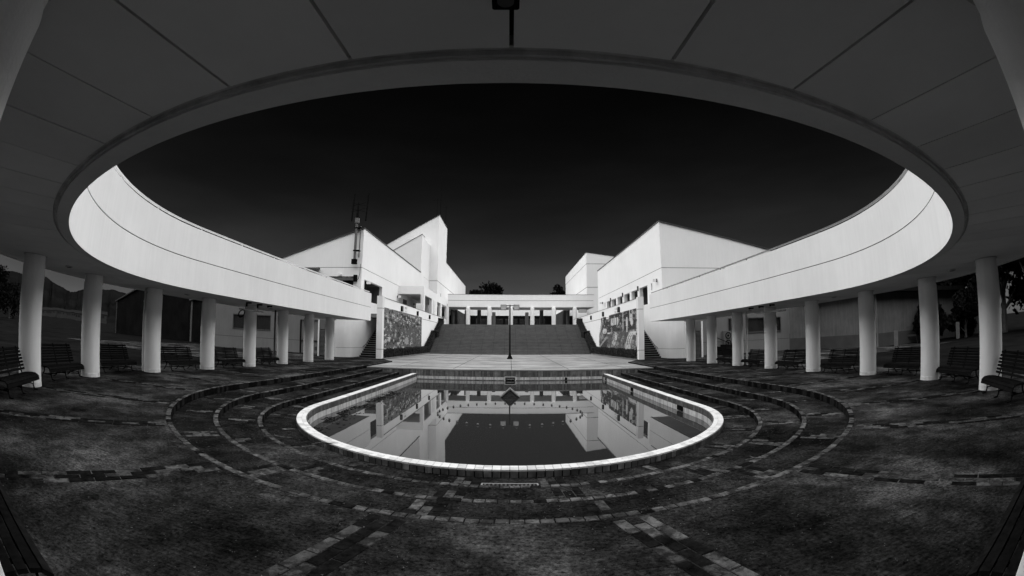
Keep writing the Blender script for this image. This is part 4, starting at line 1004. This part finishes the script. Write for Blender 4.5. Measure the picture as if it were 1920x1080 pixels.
# lamp post on the landing
lp = thing('lamp_post', 'slender black lamp post with two square heads in front of the stairs', 'street lamp', (-.03, 37, Z_LAND))
MB().lathe([(.24, 0), (.22, .06), (.12, .28), (.075, .5)], seg=20).build('base', M['iron'], lp, True)
MB().tube([(0, 0, .5), (0, 0, 4.45)], [.065, .05], 12).build('pole', M['iron'], lp, True)
MB().tube([(-.4, 0, 4.38), (.4, 0, 4.38)], .03, 8).build('crossbar', M['iron'], lp)
for s in (-1, 1):
    h = MB().box(-.21, .21, -.18, .18, -.2, .17).build('lamp_head', M['lamp_box'], lp); h.location = (s*.53, 0, 4.25)
    f = MB(); f.box(-.235, .235, -.2, .2, .17, .2); f.box(-.235, .235, -.2, .2, -.23, -.2); f.box(-.235, -.21, -.2, .2, -.2, .17); f.box(.21, .235, -.2, .2, -.2, .17); f.build('lamp_frame', M['grey_wall'], h)

# ---- right side under the ring: steps, railing, heat pump
o = thing('outdoor_steps', 'short dark outdoor steps behind the right columns', 'stairs', (15.9, 32.6, 0))
for i in range(5): MB().box(-.1+i*.32, 2.4, 0, 1.6, i*.16, i*.16+.155).build('step', M['dark_wall'], o)
o = thing('step_railing', 'black metal railing beside the outdoor steps at the right', 'railing', (15.0, 32.4, 0))
MB().tube([(0, 0, 0), (0, 0, 1.5), (.55, 0, 1.5), (2.5, 0, .75), (2.5, 0, 0)], .03, 6).build('top_rail', M['iron'], o)
MB().tube([(0, 0, .85), (.5, 0, .85), (2.5, 0, .15)], .022, 6).build('mid_rail', M['iron'], o)
for x in (.5, 1.5): MB().tube([(x, 0, 0), (x, 0, 1.5 if x < 1 else 1.12)], .025, 6).build('post', M['iron'], o)
hp = thing('heat_pump', 'outdoor air-conditioning unit with two round fans, one above the other, on the right wall', 'air conditioner', (17.7, 34.1, .55))
MB().box(-.42, .42, -.15, .25, 0, 1.35).build('case', M['grey_wall'], hp)
for z in (.36, .98):
    MB().tube([(.24*math.cos(a), -.17, z+.24*math.sin(a)) for a in [i*PI/10 for i in range(21)]], .035, 6, False).build('fan_ring', M['dark_wall'], hp, True)
    MB().tube([(0, -.16, z), (0, -.19, z)], .09, 12).build('fan_hub', M['dark_wall'], hp)
MB().box(-.4, .4, -.1, .2, -.55, 0).build('stand', M['dark_wall'], hp)

# ---- far left: storehouse, annex; far right: grey hall, sign posts
sh = thing('storehouse', 'dark gabled storehouse beyond the left columns', 'building', (-48, 45, 0))
f = MB(); f.prism([(-3.0, 0), (-3.0, 4.1), (9, 8.6), (14, 6.6), (14, 0)], 'y', -2, 14); f.build('wall', M['dark_wall'], sh)
f = MB(); f.prism([(-3.2, 4.05), (-3.2, 4.2), (9, 8.8), (14.2, 6.7), (14.2, 6.55), (9, 8.6)], 'y', -2.2, 14.2); f.build('roof', M['grey_low'], sh)
f = MB(); f.box(-3.05, -2.9, -2.08, -1.9, 0, 4.1); f.build('corner_trim', M['grey_low'], sh)
for i in range(5): MB().box(-1+i*3, -.96+i*3, -2.02, -1.99, 0, 4.5+i*.9 if i < 4 else 6.5).build('panel_joint', M['groove'], sh)
an = thing('annex', 'low grey annex with a pale corner post between the storehouse and the left hall', 'building', (-32, 41.4, 0))
f = MB(); f.box(-3.1, 5, 0, 9, 0, 4.6); f.build('wall', M['dark_wall'], an)
MB().box(-3.2, -3.0, -.1, .1, 0, 4.7).build('corner_post', M['grey_wall'], an); f = MB(); f.prism([(-3.4, 4.5), (2, 5.4), (2, 5.5), (-3.4, 4.65)], 'y', -.3, 9.2); f.build('roof_edge', M['grey_wall'], an)
gh = thing('grey_hall', 'plain grey hall with a darker base and deep eaves beyond the right columns', 'building', (24.3, 25.5, 0))
f = MB(); f.prism([(0, 8.9), (2.0, 6.6), (2.4, 0), (14, 0), (14, 8.9)], 'z', 0, 1.0); f.build('wall_base', M['grey_low'], gh)
f = MB(); f.prism([(0.02, 8.9), (2.02, 6.6), (2.45, .03), (14, .03), (14, 8.9)], 'z', 1.0, 4.0); f.build('wall', M['grey_wall'], gh)
f = MB(); f.prism([(-.1, 9.2), (1.3, 6.4), (1.6, -.8), (15, -.8), (15, 9.2)], 'z', 4.0, 4.35); f.build('eaves', M['dark_wall'], gh)
f = MB(); f.tube([(2.35, -.1, 0), (2.35, -.1, 4)], .07, 8); f.build('downpipe', M['grey_wall'], gh)
for i in range(9): MB().box(2.2, 2.44, .8+i*.85, .85+i*.85, 0, .99).build('panel_joint', M['groove'], gh) if 0 else None
for x, y, h, lab in ((26.9, 23.6, 1.15, 'white upright signboard with a column of characters beyond the third right column'), (33.4, 21.9, 1.3, 'smaller white signboard with characters on the lawn at the far right')):
    o = thing('signboard', lab, 'sign', (x, y, -.03), math.atan2(x, -y)*0-R_(50)); MB().box(-.16, .16, -.04, .04, .05, h).build('board', M['grey_wall'], o)
    f = MB(); scribble(f, .2, h*.8, 'y', (-.046, -.041), 1, 6, .13, 0, int(x)); q = f.build('lettering', M['sign_ink'], o, kind='stuff'); q.location = (0, 0, h*.52)
    MB().box(-.03, .03, .04, .1, 0, h).build('post', M['dark_wall'], o)
tf = thing('barrier_stand', 'thin folding barrier standing on the lawn beyond the third right column', 'barrier', (30.6, 25.5, -.03), R_(-50))
MB().tube([(-.8, 0, 0), (-.6, 0, 1.3), (.6, 0, 1.3), (.9, 0, 0)], .025, 6).build('frame', M['grey_low'], tf); MB().box(-.72, .78, -.02, .02, .55, .7).build('board', M['grey_low'], tf)

# ---- hills, houses and trees
hl = MB(); rnd = random.Random(2)
ridge = [(-75, 4.4), (-70, 3.9), (-65.7, 3.9), (-63.6, 4.0), (-62.7, 3.9), (-60.5, 4.2), (-59.1, 3.9), (-58.4, 3.5), (-57, 3.1), (-56, 2.75), (-55.2, 2.9), (-54.5, 3.2), (-52, 3.45), (-50.5, 3.6), (-48.6, 3.3), (-44, 2.9), (-38, 2.4), (-30, 2.0)]
D = 620
rows = []
for i in range(len(ridge)*6-5):
    q = i/6; a0, e0 = ridge[int(q)]; a1, e1 = ridge[min(int(q)+1, len(ridge)-1)]; t = q-int(q); a = R_(a0+(a1-a0)*t); e = e0+(e1-e0)*t+rnd.uniform(-.04, .04)
    H_ = D*math.tan(R_(e))
    rows.append([(math.sin(a)*(D-dd), math.cos(a)*(D-dd), hh) for dd, hh in ((-260, -5), (0, H_), (70, H_*.62+rnd.uniform(-2, 2)), (150, H_*.34+rnd.uniform(-2, 2)), (240, H_*.10), (330, -5))])
for i in range(len(rows)-1):
    for j in range(5): hl.face([rows[i][j], rows[i+1][j], rows[i+1][j+1], rows[i][j+1]])
hl.build('hills', M['hill'], smooth=True, kind='structure')
hx = 0
hlab = ['pale', 'small pale', 'low grey', 'long white', 'tiny white', 'gabled pale']
for i, a in enumerate([-65.2, -63.9, -59.3, -58.6, -57.9, -57.2, -56.6, -56.0, -55.4, -54.7, -54.0, -52.2, -51.6]):
    d = rnd.uniform(230, 330); x, y = math.sin(R_(a))*d, math.cos(R_(a))*d; w_ = rnd.uniform(1.4, 2.6); h = rnd.uniform(1.0, 2.6)
    where_ = 'left of the outermost left column' if a < -62 else ('between the two outermost left columns' if a < -53 else 'between the second and third left columns')
    o = thing('house', '%s far house, %s from the left %s' % (hlab[i % 6], ['first', 'second', 'first', 'second', 'third', 'fourth', 'fifth', 'sixth', 'seventh', 'eighth', 'ninth', 'first', 'second'][i], where_), 'house', (x, y, 1.5), R_(-a), 'far houses below the hills')
    MB().box(-w_, w_, -2, 2, -2, h).build('wall', M['house_w'], o); f = MB(); f.prism([(-2.3, h), (2.3, h), (0, h+1.4)], 'x', -w_-.3, w_+.3); f.build('roof', M['house_d'], o)
    f = MB(); [f.box(-w_+.5+k*1.3, -w_+1.1+k*1.3, -2.05, -2.0, h-1.6, h-.7) for k in range(int(w_*1.3))]; f.build('window', M['dark'], o, kind='stuff')
def tree(label, x, y, H, Rr, seed, zb=0, n=2600, ls=.16, low=.25, group='trees around the court'):
    rnd = random.Random(seed); o = thing('tree', label, 'tree', (x, y, zb), 0, group)
    tr = MB(); hb = H*low
    tr.tube([(0, 0, -.2), (.05, .02, hb), (.1, -.05, H*.6), (.05, .05, H*.9)], [Rr*.08, Rr*.06, Rr*.035, Rr*.01], 8)
    lobes = []
    for i in range(11):
        a = rnd.uniform(0, 2*PI); q = rnd.random(); z = hb+(H-hb)*(.15+.8*q); rr = Rr*(1-.55*q)*rnd.uniform(.45, .85)
        c = Vector((rr*math.cos(a), rr*math.sin(a), z)); lobes.append((c, Rr*rnd.uniform(.3, .5)*(1.1-.35*q)))
        tr.tube([(0, 0, max(hb*.9, z-Rr*.7)), tuple(c*.6+Vector((0, 0, z*.4-.2))), tuple(c)], [Rr*.03, Rr*.02, .01], 5)
    lobes.append((Vector((0, 0, H-Rr*.3)), Rr*.38))
    tr.build('trunk', M['bark'], o)
    f = MB()
    for c, r in lobes:
        for _ in range(n//len(lobes)):
            d = Vector((rnd.gauss(0, 1), rnd.gauss(0, 1), rnd.gauss(0, .8))).normalized()*r*(rnd.random()**.35)*rnd.uniform(.8, 1.15)
            p = c+d; a = Vector((rnd.gauss(0, 1), rnd.gauss(0, 1), rnd.gauss(0, 1))).normalized(); b = a.cross(Vector((rnd.gauss(0, 1), rnd.gauss(0, 1), rnd.gauss(0, 1)))).normalized(); s_ = ls*rnd.uniform(.6, 1.5)
            f.face([p-a*s_, p-b*s_*.6, p+a*s_, p+b*s_*.6])
    f.build('crown', M['leaf'], o); return o
tree('broad dark tree rising behind the middle of the canopy, left of the lamp post', -5.2, 108, 15.0, 6.0, 1, 0, 5200, .30, .3, 'trees behind the canopy')
tree('lower dark tree peeping over the canopy near the left tower', -8.6, 106, 13.2, 3.2, 12, 0, 2600, .28, .3, 'trees behind the canopy')
tree('small dark tree peeping over the canopy near the right block', 10.8, 102, 13.9, 2.6, 13, 0, 2600, .26, .3, 'trees behind the canopy')
spots = [(47.8, 62, 6.0, 2.8, 'small dark tree just right of the grey hall eaves'), (49.6, 58, 7.6, 3.6, 'dark tree between the third and second right columns'), (52.6, 64, 8.6, 4.2, 'bushy dark tree left of the second right column'),
         (55.6, 52, 8.2, 4.0, 'wide dark tree right of the second right column'), (59.2, 50, 9.2, 4.6, 'large dark tree left of the outermost right column'), (63.0, 44, 9.0, 4.4, 'large dark tree right of the outermost right column'),
         (67.0, 40, 9.5, 4.6, 'dark tree at the far right edge of the photo'), (71.5, 44, 10, 5, 'dark tree outside the right edge of the photo'), (53.4, 40, 3.2, 1.8, 'low round shrub beyond the second right column'), (57.8, 42, 3.6, 2.0, 'low dark shrub in front of the trees at the right')]
for i, (a, d, H_, Rr, lab) in enumerate(spots):
    tree(lab, math.sin(R_(a))*d, math.cos(R_(a))*d, H_, Rr, 30+i, -.03, 6000, .22, .12 if H_ < 5 else .22, 'trees right of the court')
for i, (a, d, H_, Rr, lab) in enumerate([(-66.5, 70, 6.5, 4, 'dark tree at the left edge of the photo below the hills'), (-64.0, 85, 5.0, 3.6, 'dark bush left of the outermost left column')]):
    tree(lab, math.sin(R_(a))*d, math.cos(R_(a))*d, H_, Rr, 60+i, -.03, 2400, .2, .1, 'trees left of the court')
# twigs lying on the terraces
for i, (x, y, z, a, l) in enumerate(((-3.6, 6.4, Z_S2, .3, .5), (-3.0, 6.9, Z_S3, .5, .45), (3.2, 5.2, Z_S2, -.2, .4), (4.4, 7.9, Z_S3, .1, .45), (-1.9, 5.9, Z_S3, .8, .22))):
    o = thing('twig', ['pale bent twig on the upper terrace at the left', 'thin pale twig on the middle terrace at the left', 'short pale stick on the upper terrace at the right', 'forked pale twig on the middle terrace at the right', 'tiny pale stick on the middle terrace near the pool front'][i], 'twig', (x, y, z+.02), a, 'fallen twigs')
    MB().tube([(-l/2, 0, 0), (-l*.1, .03, .01), (l*.1, -.02, .008), (l/2, .03, 0)], [.004, .011, .009, .004], 6).build('stick', M['brick_a'], o)
    MB().tube([(-l*.1, .03, .01), (-l*.2, .12, .02)], [.008, .003], 5).build('branch', M['brick_a'], o)

# leaf litter floating along the left side of the pool
rnd = random.Random(77); f = MB()
for i in range(1500):
    y = rnd.uniform(8.2, 17.5); x = -4.72+abs(rnd.gauss(0, .33)); n_ = na(x*3, y*2.2)
    if n_ < .45 or (y < CY and math.hypot(x, y-CY) > 4.75): continue
    a = rnd.uniform(0, PI); r = rnd.uniform(.02, .07); c_, s_ = math.cos(a)*r, math.sin(a)*r
    z = Z_W+.004+rnd.random()*.003
    f.face([(x-c_, y-s_, z), (x+s_*.5, y-c_*.5, z), (x+c_, y+s_, z), (x-s_*.5, y+c_*.5, z)])
o = f.build('leaf_litter', M['grout_and_shade'], kind='stuff'); tag(o, 'dark leaf litter floating along the left wall of the pool', 'leaves')
# dry leaves and grit on the paving
rnd = random.Random(5); f = MB()
for i in range(5200):
    R = R_RO+.05+abs(rnd.gauss(0, 1))*2.6; t = rnd.uniform(-95, 95)
    if R > 12.5: continue
    z = Z_T3 if R < R_S3 else (Z_S3 if R < R_S2 else (Z_S2 if R < R_S1 else 0))
    x, y = U(R, t); r = rnd.choice((.004, .006, .008, .010, .013)); a = rnd.uniform(0, PI); c_, s_ = math.cos(a)*r, math.sin(a)*r; h = rnd.uniform(.002, .012)
    f.face([(x-c_, y-s_, z+.008+h), (x+s_*.6, y-c_*.6, z+.008), (x+c_, y+s_, z+.008+h*.5), (x-s_*.6, y+c_*.6, z+.01)], mi=rnd.choice((0, 0, 1)))
o = f.build('ground_litter', [M['litter'], M['brick_c']], kind='stuff'); tag(o, 'dry leaf scraps and grit scattered over the court paving', 'litter')
